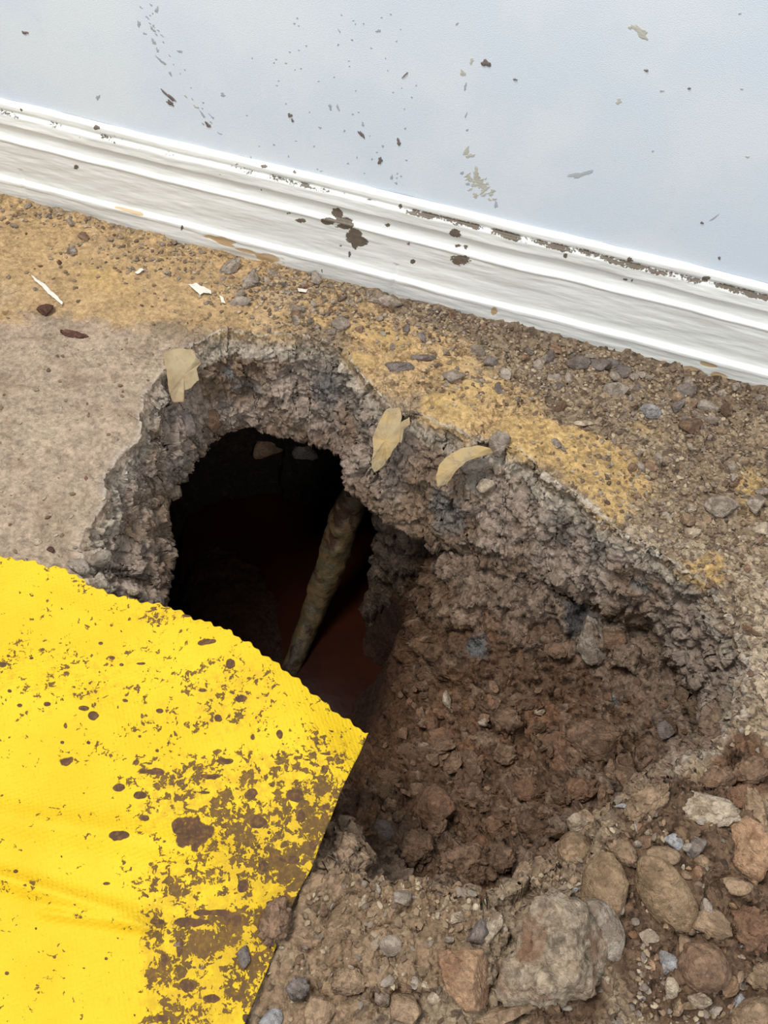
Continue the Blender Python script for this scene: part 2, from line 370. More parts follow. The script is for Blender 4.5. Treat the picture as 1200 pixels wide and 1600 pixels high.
# ---------------------------------------------------------------- ground heights outside the hole
HEAPS = [(1120, 1380, 0.10, 0.07, 0.035), (1010, 1268, 0.06, 0.03, 0.026), (870, 1500, 0.08, 0.06, 0.012), (1190, 1180, 0.06, 0.05, 0.02), (560, 1500, 0.10, 0.06, 0.008),
         (1150, 900, 0.05, 0.09, 0.006), (700, 1500, .06, .05, .006)]
HC = [(P(a, b)[0], P(a, b)[1], c, d, e) for a, b, c, d, e in HEAPS]
def ground_h(x, y):
    h = np.zeros_like(x)
    for cx, cy, sx, sy, a in HC:
        h = h+a*np.exp(-((x-cx)/sx)**2-((y-cy)/sy)**2)
    # litter banked against the board
    h = h+0.005*np.exp(-(y/0.02)**2)*sst(-0.6, 0.1, x)
    return h
def Pg(px, py):
    z = 0.0
    for _ in range(6):
        q = P(px, py, z); z = float(ground_h(np.array([q[0]]), np.array([q[1]]))[0])
    return P(px, py, z)

# colour zones of the top surface (all read at the floor plane)
C_TAN = srgb(158, 139, 120); C_OCH = srgb(168, 140, 102); C_YEL = srgb(178, 148, 100); C_DIRT = srgb(134, 116, 95); C_GREY = srgb(146, 134, 120)
C_SLAB = srgb(146, 130, 117); C_SOIL = srgb(100, 80, 62); C_NEAR = srgb(132, 110, 87); C_PALE = srgb(158, 140, 118); C_RED = srgb(100, 76, 58)
def zone(x, y, lst):
    w = np.zeros_like(x)
    for (px, py, a, b, k) in lst:
        c = P(px, py); s = mpp(px, py)
        # a across, b along the depth, in photo pixels, turned into metres on the floor
        w = np.maximum(w, k*np.exp(-(((x-c[0])/(a*s))**2+((y-c[1])/(b*s*1.25))**2)))
    return w
def top_colour(V):
    x, y = V[:, 0], V[:, 1]
    n = fbm(V, 18, 4, 3); n2 = fbm(V, 60, 4, 8)
    col = np.tile(C_DIRT, (len(V), 1))
    def over(w, c, soft=0.12):
        m = sst(0.5-soft, 0.5+soft, w+0.25*n+0.15*n2)[:, None]
        nonlocal col; col = col*(1-m)+c*m
    left = zone(x, y, [(60, 720, 330, 260, 1.4), (-100, 900, 300, 300, 1.4)])
    over(left, C_TAN)
    och = zone(x, y, [(50, 400, 330, 90, 1.3), (300, 440, 260, 75, 1.2), (480, 470, 160, 50, 1.0), (-200, 380, 300, 120, 1.3), (640, 560, 130, 75, 1.0), (760, 640, 110, 75, 1.0)])
    over(och, C_OCH)
    yel = zone(x, y, [(580, 520, 90, 22, 0.8), (480, 500, 60, 14, .8), (740, 600, 70, 50, 0.8), (850, 690, 80, 42, 1.1), (940, 740, 80, 50, 1.0), (830, 690, 50, 40, 1.0), (900, 690, 70, 30, 1.0), (700, 640, 60, 40, 0.9), (960, 790, 40, 40, 0.7),
                      (1170, 770, 30, 50, 0.8), (1100, 890, 40, 30, 0.8), (1010, 670, 60, 20, 0.5), (560, 560, 40, 20, 0.7), (170, 440, 100, 40, .65)])
    over(yel, C_YEL, 0.22)
    near = zone(x, y, [(560, 1450, 170, 80, 1.3), (650, 1420, 120, 50, 1.0), (480, 1560, 120, 90, 0.9)])
    over(near, C_NEAR)
    heap = zone(x, y, [(1080, 1330, 150, 90, 1.2), (1060, 1480, 170, 110, 1.2), (880, 1560, 100, 50, 1.0)])
    over(heap, srgb(98, 78, 61))
    pale = zone(x, y, [(1190, 1020, 45, 100, 1.0), (1160, 900, 40, 40, .7), (1080, 860, 40, 30, 0.6), (870, 770, 60, 25, .7), (1000, 840, 50, 30, .7), (760, 700, 40, 30, .7)])
    over(pale, C_PALE)
    red = zone(x, y, [(1150, 1210, 60, 50, 0.9), (1190, 1450, 60, 60, .7), (1060, 1230, 60, 40, .55)])
    over(red, C_RED)
    smg = sst(0.05, 0.5, fbm(V*np.array([1, 1.6, 1]), 26, 5, 18))[:, None]*np.clip(left, 0, 1)[:, None]*0.55; col = col*(1-smg)+srgb(122, 102, 84)*smg
    smg = sst(0.1, 0.5, fbm(V, 12, 4, 28))[:, None]*np.clip(left+och, 0, 1)[:, None]*0.4; col = col*(1-smg)+srgb(160, 144, 122)*smg
    grit = 1-0.72*np.clip(left, 0, 1)-0.6*np.clip(och, 0, 1)*(1-sst(-0.35, 0.0, x))
    grit = np.clip(grit-0.5*sst(0.4, 0.6, yel+0.25*n), 0.12, 1)
    grit = grit*(1-0.45*np.clip(near, 0, 1))
    grit = np.maximum(grit, 0.8*np.exp(-(y/0.035)**2))
    # litter strip against the board, its colour also darkened for the board's shadow
    m = (np.exp(-((y+0.0)/0.05)**2)*0.75*sst(-0.75, 0.1, x)+0.0)
    m = sst(0.3, 0.7, m+0.3*n2)[:, None]*0.8
    col = col*(1-m)+srgb(112, 96, 80)*m
    return col, grit, np.clip(left, 0, 1), np.clip(och, 0, 1), yel

# ---------------------------------------------------------------- floor slab with the broken hole, a loft of closed loops
CTRL = [  # rim px,py | lip px,py,z | undercut
 (130, 915, 262, 950, -.120, .02), (127, 862, 268, 900, -.120, .03), (152, 800, 262, 842, -.120, .05), (165, 740, 264, 795, -.110, .08),
 (212, 684, 280, 768, -.110, .12), (222, 628, 296, 742, -.110, .16), (258, 572, 318, 712, -.115, .20), (312, 534, 350, 690, -.120, .22),
 (345, 516, 388, 680, -.125, .22), (400, 519, 430, 686, -.130, .22), (470, 522, 478, 692, -.130, .20), (538, 548, 526, 704, -.130, .17),
 (574, 602, 549, 745, -.130, .12), (612, 641, 580, 785, -.130, .08), (655, 648, 622, 826, -.140, .05), (705, 668, 680, 848, -.140, .035),
 (745, 690, 730, 870, -.140, .03), (800, 698, 780, 890, -.140, .03), (852, 742, 830, 908, -.140, .03), (920, 795, 880, 932, -.140, .035),
 (1000, 850, 946, 962, -.140, .035), (1078, 900, 1008, 1002, -.140, .03), (1135, 960, 1058, 1052, -.140, .02), (1162, 1030, 1085, 1110, -.130, .01),
 (1160, 1110, 1082, 1160, -.120, .01), (1115, 1172, 1052, 1195, -.110, .01), (1040, 1218, 992, 1236, -.110, .01), (950, 1290, 925, 1296, -.110, .01),
 (868, 1368, None, None, -.13, .01), (780, 1392, None, None, -.13, .01), (690, 1388, None, None, -.13, .01), (600, 1372, None, None, -.13, .01),
 (525, 1345, 548, 1290, -.07, .01), (465, 1290, None, None, -.13, .01), (375, 1210, None, None, -.13, .02), (270, 1115, None, None, -.13, .02), (175, 1010, None, None, -.13, .02)]
def catmull(pts, n):
    pts = np.asarray(pts); K = len(pts); out = []
    per = n//K+1
    t = np.linspace(0, K, n, endpoint=False); i = np.floor(t).astype(int); f = (t-i)[:, None]
    p0, p1, p2, p3 = pts[(i-1) % K], pts[i % K], pts[(i+1) % K], pts[(i+2) % K]
    return 0.5*(2*p1+(-p0+p2)*f+(2*p0-5*p1+4*p2-p3)*f**2+(-p0+3*p1-3*p2+p3)*f**3)
NCOL = 1480
rimK = np.array([Pg(c[0], c[1]) for c in CTRL])
cen = np.array([-0.07, -0.37])
lipK = []
for c, r in zip(CTRL, rimK):
    if c[2] is None:
        d = cen-r[:2]; d /= np.linalg.norm(d); lipK.append([r[0]+d[0]*0.012, r[1]+d[1]*0.012, c[4]])
    else: lipK.append(P(c[2], c[3], c[4]))
lipK = np.array(lipK)
rim, lip = catmull(rimK, NCOL), catmull(lipK, NCOL)
und = catmull(np.array([[c[5]] for c in CTRL]), NCOL)[:, 0]
# jagged break line
def jag(loop, amp, seed):
    tg = np.roll(loop, -3, 0)-np.roll(loop, 3, 0); nrm = np.stack([tg[:, 1], -tg[:, 0]], 1); nrm /= np.linalg.norm(nrm, axis=1)[:, None]+1e-9
    a = fbm(loop*np.array([1, 1, 0]), 35, 4, seed)*amp
    w1, w2, idn = worley(loop*np.array([1, 1, 0]), 32, seed)
    a += (idn-0.5)*amp*1.0
    o = loop.copy(); o[:, :2] += nrm*a[:, None]; return o
rim = jag(rim, 0.007, 51); lip = jag(lip, 0.009, 61)
lip[:, 2] += 0.010*fbm(lip*np.array([1, 1, 0]), 22, 3, 71)
inward = lip[:, :2]-rim[:, :2]
tg = np.roll(rim, -12, 0)-np.roll(rim, 12, 0)
outn = np.stack([-tg[:, 1], tg[:, 0]], 1); outn /= np.linalg.norm(outn, axis=1)[:, None]
outn *= np.sign(np.sum(outn*(rim[:, :2]-cen), axis=1))[:, None]
for _ in range(30): outn = (np.roll(outn, 1, 0)+outn+np.roll(outn, -1, 0))/3
outn /= np.linalg.norm(outn, axis=1)[:, None]
l2 = lip.copy(); l2[:, :2] += outn*(und*0.75)[:, None]; l2[:, 2] -= 0.035
l3 = lip.copy(); l3[:, :2] += outn*und[:, None]; l3[:, 2] = -0.36
l4 = lip.copy(); l4[:, :2] += outn*(und*0.8)[:, None]; l4[:, 2] = -0.80
# outer border: walk a rounded rectangle by direction
ang = np.unwrap(np.arctan2(rim[:, 1]-cen[1], rim[:, 0]-cen[0]))
for _ in range(60): ang = (np.roll(ang, 1)*0+ang)
th = np.arctan2(rim[:, 1]-cen[1], rim[:, 0]-cen[0])
# make the angle monotone
uw = np.unwrap(th); sgn = np.sign(uw[-1]-uw[0]); uw = uw*sgn; uw = np.maximum.accumulate(uw)
span = 2*math.pi; ramp_ = uw[0]+np.linspace(0, span, NCOL, endpoint=False); uw = 0.75*np.minimum(uw, uw[0]+span*0.999)+0.25*ramp_
dv_ = uw-ramp_
ker = np.hanning(201); ker /= ker.sum()
dv_ = np.convolve(np.concatenate([dv_[-100:], dv_, dv_[:100]]), ker, 'valid'); uw = (ramp_+dv_)*sgn
dx, dy = np.cos(uw), np.sin(uw)
# superellipse around the view
rx_, ry_, cx_, cy_ = 1.30, 0.72, -0.12, -0.60
lo_, hi_ = np.zeros(NCOL), np.full(NCOL, 3.0)
for _ in range(40):
    md_ = (lo_+hi_)/2; e_ = np.abs((cen[0]+dx*md_-cx_)/rx_)**5+np.abs((cen[1]+dy*md_-cy_)/ry_)**5
    lo_ = np.where(e_ < 1, md_, lo_); hi_ = np.where(e_ < 1, hi_, md_)
outer = np.stack([cen[0]+dx*lo_, cen[1]+dy*lo_], 1)
NO = 260
s_ = (np.linspace(0, 1, NO)**1.35)[:, None, None]       # 0 at rim, 1 at border
rimS = rim[:, :2].copy(); ks_ = np.hanning(91); ks_ /= ks_.sum()
for k_ in (0, 1): rimS[:, k_] = np.convolve(np.concatenate([rimS[-45:, k_], rimS[:, k_], rimS[:45, k_]]), ks_, 'valid')
top = rimS[None]*(1-s_)+outer[None]*s_+(rim[None, :, :2]-rimS[None])*np.exp(-s_/0.05)*(1-s_)
TV = np.concatenate([top, np.zeros((NO, NCOL, 1))], 2)[::-1].reshape(-1, 3)   # border first, rim last
TV[:, 2] = ground_h(TV[:, 0], TV[:, 1])
def interp_rings(keys, n):                    # keys: list of (s, loop)
    ks = [k[0] for k in keys]; out = []
    for s in np.linspace(0, ks[-1], n+1)[1:]:
        i = min(max(np.searchsorted(ks, s)-1, 0), len(ks)-2); f = (s-ks[i])/(ks[i+1]-ks[i])
        out.append(keys[i][1]*(1-f)+keys[i+1][1]*f)
    return np.array(out)
rimz = rim.copy(); rimz[:, 2] = ground_h(rim[:, 0], rim[:, 1])
ledge = rimz.copy(); ledge[:, :2] += inward*0.10; ledge[:, 2] = rimz[:, 2]-0.014
step = rimz.copy(); step[:, :2] += inward*0.18; step[:, 2] = rimz[:, 2]-0.022
mid = rimz*0.5+lip*0.5; mid[:, :2] += inward*0.06
NF = 84
face = interp_rings([(0, rimz), (0.09, ledge), (0.15, step), (0.55, mid), (1.0, lip)], NF)
cav = interp_rings([(0, lip), (0.25, l2), (0.62, l3), (1.0, l4)], 60)
FV = face.reshape(-1, 3); KV = cav.reshape(-1, 3)
fs = np.repeat(np.linspace(0, 1, NF+1)[1:], NCOL)
V = np.concatenate([TV, FV, KV]); nT, nFv = len(TV), len(FV)
# normals of the loft (for displacement)
G = V.reshape(-1, NCOL, 3)
du = np.roll(G, -1, 1)-np.roll(G, 1, 1); dv = np.gradient(G, axis=0)
N = np.cross(du, dv).reshape(-1, 3); N /= np.linalg.norm(N, axis=1)[:, None]+1e-12
if N[:nT, 2].mean() < 0: N = -N
FLIP = np.cross(du, dv)[:NO, :, 2].mean() < 0
# smooth transition of the displacement kind
near_ = np.zeros(len(V)); near_[nT:nT+nFv] = sst(0, 0.14, fs); near_[nT+nFv:] = 1
w1, w2, idc = worley(V, 62, 5); u1, u2, ida = worley(V+0.4*np.stack([fbm(V, 40, 2, 90+k)*0.02 for k in range(3)], 1), 135, 15)
n_lo = fbm(V, 16, 3, 101); n_mid = fbm(V, 48, 4, 102); n_hi = fbm(V, 190, 3, 103)
colT, grit, leftm, ochm, yelm = top_colour(V)
nearslab = near_
# chunk relief on the broken face: cells stepping in and out, joints as cracks
wrp = V+np.stack([fbm(V, 30, 3, 190+k) for k in range(3)], 1)*0.012
cells = 0.34*facets(wrp, 34, 300)+0.42*facets(wrp, 85, 320)+0.45*facets(wrp, 200, 340)
disp_face = 0.011*n_lo+0.0040*n_mid+0.0008*n_hi+0.95*cells
disp_top = 0.0025*n_mid*grit+0.0012*n_hi*(0.3+grit)+0.004*n_lo*grit*0.6+grit*(ida-0.5)*0.0012
disp_top += 0.0022*sst(0.4, 0.6, yelm+0.25*fbm(V, 18, 4, 3)+0.15*fbm(V, 60, 4, 8))   # mastic lies as a thin skin
# near, loose ground in the right and bottom is rougher
gx, gy = to_px(V)
rough = np.clip(sst(1150, 1350, gy)*sst(380, 560, gx)+0.3*sst(900, 1150, gx), 0, 1)
disp_top += rough*(0.006*n_mid+0.004*n_lo+1.0*cells)+0.6*grit*cells*(1-rough)
# calmer in the pale screed band just below the rim
nearr = (1-sst(1150, 1250, rimz[:, 1]*0+gy.reshape(-1, NCOL)[NO]))
isfar = np.tile(nearr, len(V)//NCOL)
disp = disp_top*(1-near_)+disp_face*near_
V = V+N*disp[:, None]
# colours of the broken face
fm = fbm(V, 14, 4, 7); fm2 = fbm(V, 45, 4, 77)
colF = np.tile(C_SLAB, (len(V), 1))
def blend(c, m):
    global colF
    m = np.clip(m, 0, 1)[:, None]; colF = colF*(1-m)+c*m
blend(srgb(122, 102, 84), sst(-0.1, 0.35, fm))
blend(srgb(150, 135, 120), sst(0.15, 0.5, fm2)*0.7)
blend(srgb(120, 113, 104), sst(0.30, 0.45, fbm(V, 24, 3, 207))*0.8)
blend(srgb(84, 82, 82), sst(0.60, 0.75, fbm(V, 30, 3, 208))*0.8)
def spot(px, py, r, z, c, k=1.0):
    q = P(px, py, z); d = np.linalg.norm(V-q, axis=1)/(r*mpp(px, py, z))
    blend(c, sst(0.35, 0.65, 1.2-d+0.5*fm2)*k)
for a in [(380, 612, 34, -.06), (505, 612, 34, -.06), (365, 580, 22, -.05)]: spot(*a, srgb(84, 86, 88), 0.6)
for a in [(360, 580, 12, -.05), (360, 645, 14, -.08), (295, 655, 22, -.08)]: spot(*a, srgb(150, 150, 146), 0.7)
for a in [(1005, 905, 30, -.06), (700, 800, 50, -.1)]: spot(*a, srgb(112, 112, 108), 0.7)
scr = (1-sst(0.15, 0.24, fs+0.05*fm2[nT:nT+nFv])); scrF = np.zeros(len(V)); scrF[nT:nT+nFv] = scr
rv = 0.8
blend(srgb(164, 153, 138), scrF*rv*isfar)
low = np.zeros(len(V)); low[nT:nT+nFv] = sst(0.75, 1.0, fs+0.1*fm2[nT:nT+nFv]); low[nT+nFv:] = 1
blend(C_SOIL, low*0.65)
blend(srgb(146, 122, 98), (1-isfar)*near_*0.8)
cavm = np.zeros(len(V)); cavm[nT+nFv:] = (sst(0, 0.45, np.linspace(0, 1, 60))[:, None]*(0.35+0.65*sst(0.05, 0.10, und))[None, :]).ravel(); blend(srgb(34, 26, 20), cavm)  # cavity shade painted into the colour, darker below the lip
mtop = near_[:, None]
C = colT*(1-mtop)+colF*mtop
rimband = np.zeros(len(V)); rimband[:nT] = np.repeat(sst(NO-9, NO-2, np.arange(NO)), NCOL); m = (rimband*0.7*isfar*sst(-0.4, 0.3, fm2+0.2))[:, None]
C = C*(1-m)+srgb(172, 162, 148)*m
gr = grit*(1-near_)+0.55*near_
Fc = grid_faces(len(V)//NCOL, NCOL, True)
if FLIP: Fc = Fc[:, ::-1]
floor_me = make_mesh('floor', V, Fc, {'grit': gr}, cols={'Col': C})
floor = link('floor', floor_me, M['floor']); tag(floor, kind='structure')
BV_floor = None

# ---------------------------------------------------------------- soil bed in the pit: smooth surface through levelled points, then roughened
SP = [(700, 872, -.150), (740, 885, -.150), (790, 905, -.150), (850, 930, -.150), (900, 955, -.152), (960, 985, -.152), (1020, 1030, -.150), (1070, 1090, -.145), (1095, 1150, -.13),
      (690, 930, -.185), (760, 960, -.185), (840, 1000, -.185), (920, 1040, -.182), (990, 1080, -.178), (1050, 1135, -.168), (1080, 1180, -.145),
      (700, 1010, -.225), (780, 1060, -.215), (860, 1095, -.205), (940, 1120, -.2), (1010, 1160, -.19), (1040, 1190, -.17),
      (660, 900, -.20), (655, 960, -.25), (655, 1040, -.27), (655, 1110, -.275), (625, 1180, -.28), (700, 1120, -.245), (780, 1130, -.23),
      (700, 1200, -.235), (790, 1210, -.22), (880, 1220, -.195), (960, 1230, -.17), (640, 1260, -.24), (720, 1290, -.225), (800, 1300, -.205), (870, 1300, -.18),
      (590, 1240, -.255), (580, 1320, -.22), (650, 1350, -.20), (740, 1365, -.19), (830, 1350, -.175), (920, 1270, -.165), (540, 1290, -.20), (540, 1340, -.16),
      (622, 860, -.30), (610, 900, -.42), (610, 1000, -.43), (600, 1080, -.42), (560, 1000, -.43), (580, 880, -.43), (540, 1130, -.38), (500, 1200, -.34), (560, 1180, -.31), (520, 1240, -.27),
      (470, 900, -.40), (420, 950, -.365), (350, 920, -.35), (300, 900, -.36), (300, 830, -.38), (400, 830, -.40), (480, 800, -.43), (350, 760, -.43), (400, 720, -.44), (500, 740, -.44), (560, 780, -.43),
      (450, 1040, -.375), (400, 1080, -.36), (300, 1000, -.34), (200, 960, -.34)]
pts = [tuple(P(a, b, c if c > -0.33 else c*1.42)) for a, b, c in SP]
for k in range(0, NCOL, 37):                  # under the slab
    u = und[k]; far_void = u > 0.045
    o1 = lip[k, :2]+outn[k]*(u+0.03)
    if lip[k, 0] < -0.09 or far_void: pts.append((o1[0], o1[1], -0.61))
    elif outn[k, 1] < -0.3: pts.append((o1[0], o1[1], -0.20))
    else: pts.append((lip[k, 0]+outn[k, 0]*(u+0.01), lip[k, 1]+outn[k, 1]*(u+0.01), -0.15)); pts.append((o1[0]+outn[k, 0]*.06, o1[1]+outn[k, 1]*.06, -0.16))
A = np.array(pts)
def rbf_fit(xy, z, lam=2e-5):
    d = np.linalg.norm(xy[:, None]-xy[None], axis=2); K = d          # linear kernel: no overshoot
    n = len(z); Mx = np.zeros((n+1, n+1)); Mx[:n, :n] = K+lam*0; Mx[:n, n] = 1; Mx[n, :n] = 1
    Mx[:n, :n] -= np.eye(n)*0.004
    return np.linalg.solve(Mx, np.r_[z, 0])
wts = rbf_fit(A[:, :2], A[:, 2])
gxs, gys = np.arange(-0.66, 0.42, 0.0021), np.arange(-0.76, 0.11, 0.0021)
GX, GY = np.meshgrid(gxs, gys); xy = np.stack([GX.ravel(), GY.ravel()], 1)
z = np.zeros(len(xy))
for i in range(len(A)): z += wts[i]*np.linalg.norm(xy-A[i, :2], axis=1)
z += wts[-1]
z = np.clip(z, -0.66, -0.118)
SV = np.column_stack([xy, z])
# gentle blur of the cones left by the kernel
Z = z.reshape(GX.shape)
for _ in range(6): Z = (Z+np.roll(Z, 1, 0)+np.roll(Z, -1, 0)+np.roll(Z, 1, 1)+np.roll(Z, -1, 1))/5
SV[:, 2] = Z.ravel()
dzx, dzy = np.gradient(Z, 0.0021)
SN = np.stack([-dzy.ravel(), -dzx.ravel(), np.ones(len(SV))], 1); SN /= np.linalg.norm(SN, axis=1)[:, None]
w1, w2, idc = worley(SV, 48, 25); u1, u2, ida = worley(SV+np.stack([fbm(SV, 50, 2, 95+k)*0.01 for k in range(3)], 1), 115, 35)
lumps = np.sqrt(np.clip(1-w1*1.1, 0, 1))*0.012*sst(0.25, 0.8, idc)
sx, sy = to_px(SV)
flat = sst(0.75, 0.95, SN[:, 2])
wrp = SV+np.stack([fbm(SV, 30, 3, 290+k) for k in range(3)], 1)*0.012
dsp = 0.012*fbm(SV, 14, 3, 301)+0.008*fbm(SV, 45, 4, 302)+0.0022*fbm(SV, 170, 3, 303)+0.5*facets(wrp, 34, 400)+0.6*facets(wrp, 80, 420)+0.5*facets(wrp, 190, 440)+0.6*lumps*(0.35+0.65*flat)
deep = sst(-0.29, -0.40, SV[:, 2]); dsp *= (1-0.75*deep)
SV = SV+SN*dsp[:, None]
sc = np.tile(srgb(92, 71, 55), (len(SV), 1))
def sbl(c, m):
    global sc
    m = np.clip(m, 0, 1)[:, None]; sc = sc*(1-m)+c*m
s1, s2 = fbm(SV, 15, 4, 311), fbm(SV, 50, 4, 312)
sbl(srgb(112, 82, 60), sst(-0.05, 0.35, s1)*0.8)
sbl(srgb(136, 116, 96), sst(0.1, 0.45, s2)*0.6)
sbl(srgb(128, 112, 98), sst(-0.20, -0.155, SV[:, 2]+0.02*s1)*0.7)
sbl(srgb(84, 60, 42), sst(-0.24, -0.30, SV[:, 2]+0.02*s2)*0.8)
sbl(srgb(52, 34, 24), deep)  # deepest soil coloured darker to stand for the shade down there
for (a, b, r, zz, c) in [(745, 1010, 34, -.2, srgb(104, 108, 110)), (960, 1095, 16, -.19, srgb(126, 134, 134)), (735, 1015, 18, -.2, srgb(150, 126, 74)), (905, 960, 46, -.155, srgb(74, 74, 76)), (1130, 1080, 30, -.14, srgb(140, 128, 112))]:
    q = P(a, b, zz); d = np.linalg.norm(SV-q, axis=1)/(r*mpp(a, b, zz)); sbl(c, sst(0.3, 0.7, 1.15-d+0.6*s2)*0.85)
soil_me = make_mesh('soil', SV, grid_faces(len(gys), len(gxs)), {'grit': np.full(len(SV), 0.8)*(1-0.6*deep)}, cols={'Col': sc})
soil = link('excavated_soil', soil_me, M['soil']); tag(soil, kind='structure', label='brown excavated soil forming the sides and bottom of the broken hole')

# sub-base under everything so that nothing shines through from below
sb = bpy.data.meshes.new('sub_base'); sb.from_pydata([(-1.7, -1.3, -.82), (1.4, -1.3, -.82), (1.4, .4, -.82), (-1.7, .4, -.82), (-1.7, -1.3, -.86), (1.4, -1.3, -.86), (1.4, .4, -.86), (-1.7, .4, -.86)], [],
    [(0, 1, 2, 3), (7, 6, 5, 4), (0, 4, 5, 1), (1, 5, 6, 2), (2, 6, 7, 3), (3, 7, 4, 0)]); sb.update()
tag(link('sub_base', sb, mat_plain('sub_base_clay', (80, 60, 45), 0.95)), kind='structure')

# ray casting onto the ground, for resting things where the photo shows them
def bvh_of(*meshes):
    vs = []; fs_ = []; off = 0
    for me in meshes:
        n = len(me.vertices); a = np.empty(n*3, np.float32); me.vertices.foreach_get('co', a); a = a.reshape(-1, 3)
        f = np.empty(len(me.loops), np.int32); me.loops.foreach_get('vertex_index', f); f = f.reshape(-1, 4)
        vs.append(a); fs_.append(f+off); off += n
    return BVHTree.FromPolygons(np.concatenate(vs).tolist(), np.concatenate(fs_).tolist(), all_triangles=False)
BV = bvh_of(floor_me, soil_me)
def hit(px, py):
    d = CF+CR*(px-600)/FPX+CU*(800-py)/FPX
    loc, nor, i, dist = BV.ray_cast(Vector(CP), Vector(d).normalized())
    if loc is None: return P(px, py), np.array([0, 0, 1.0]), 1.0
    nor = np.array(nor)
    if np.dot(nor, d) > 0: nor = -nor
    return np.array(loc), nor, dist

# ---------------------------------------------------------------- muddy water
def build_water():
    ring = [P(a, b, -.53) for a, b in [(520, 740), (575, 770), (640, 830), (660, 900), (660, 1000), (655, 1100), (600, 1150), (520, 1160), (440, 1110), (400, 1060), (330, 1000), (280, 900), (290, 800), (330, 740), (420, 700)]]
    Vw = [tuple(r) for r in ring]; n = len(Vw); Vw += [(a, b, c-.02) for a, b, c in Vw]
    me = bpy.data.meshes.new('muddy_water'); me.from_pydata(Vw, [], [tuple(range(n))]+[tuple(range(2*n-1, n-1, -1))]+[(i, i+n, (i+1) % n+n, (i+1) % n) for i in range(n)]); me.update()
    s = NT('murky_water'); p = s.pos()
    c = s.mix(s.ramp(s.noise(p, 14, 3), .3, .7), tuple(srgb(44, 18, 7)), tuple(srgb(36, 14, 6)))
    m = s.out(c, 0.22, s.bump(s.noise(p, 40, 2), 0.0012, .4), 0.3)
    tag(link('muddy_water', me, m), 'still red-brown muddy water at the bottom of the dark cavity', 'water', kind='stuff')
build_water()

# ---------------------------------------------------------------- pipe crossing the cavity
def tube(path, rad, nseg=40, rings=140, noise=0.002, seed=1, squash=1.0):
    path = np.array(path); K = len(path)
    t = np.linspace(0, K-1, rings); i = np.clip(np.floor(t).astype(int), 0, K-2); f = (t-i)[:, None]
    pe = np.vstack([2*path[0]-path[1], path, 2*path[-1]-path[-2]]); j = i+1
    C_ = 0.5*(2*pe[j]+(-pe[j-1]+pe[j+1])*f+(2*pe[j-1]-5*pe[j]+4*pe[j+1]-pe[j+2])*f**2+(-pe[j-1]+3*pe[j]-3*pe[j+1]+pe[j+2])*f**3)
    R_ = np.interp(t, np.arange(K), rad)
    T_ = np.gradient(C_, axis=0); T_ /= np.linalg.norm(T_, axis=1)[:, None]
    up = np.array([0, 0, 1.0]); S_ = np.cross(T_, up); S_ /= np.linalg.norm(S_, axis=1)[:, None]; B_ = np.cross(S_, T_)
    a = np.linspace(0, 2*math.pi, nseg, endpoint=False)
    Vt = C_[:, None]+R_[:, None, None]*(np.cos(a)[None, :, None]*S_[:, None]+squash*np.sin(a)[None, :, None]*B_[:, None])
    Vt = Vt.reshape(-1, 3); cn = np.repeat(C_, nseg, 0); d = Vt-cn
    Vt = cn+d*(1+(noise/0.02)*fbm(Vt, 60, 4, seed)[:, None])
    return Vt, grid_faces(rings, nseg, True)
def build_pipe():
    Vt, Ft = tube([P(580, 735, -.26), P(543, 800, -.34), P(517, 880, -.42), P(488, 960, -.49), P(456, 1040, -.53), P(420, 1110, -.56)], [.019, .023, .023, .019, .014, .012], noise=0.004)
    s = NT('mud_caked_pipe'); p = s.pos()
    c = s.mix(s.ramp(s.noise(p, 50, 4, .6), .4, .62), tuple(srgb(92, 72, 46)), tuple(srgb(68, 62, 44)))
    c = s.mix(s.ramp(s.noise(p, 30, 4, .6, .5), .52, .62), c, tuple(srgb(52, 33, 22)))
    m = s.out(c, .55, s.bump(s.noise(p, 160, 4, .6), .002, .8), .4)
    tag(link('pipe', make_mesh('pipe', Vt, Ft), m), 'mud-caked pipe slanting down through the dark cavity into the water', 'pipe')
build_pipe()

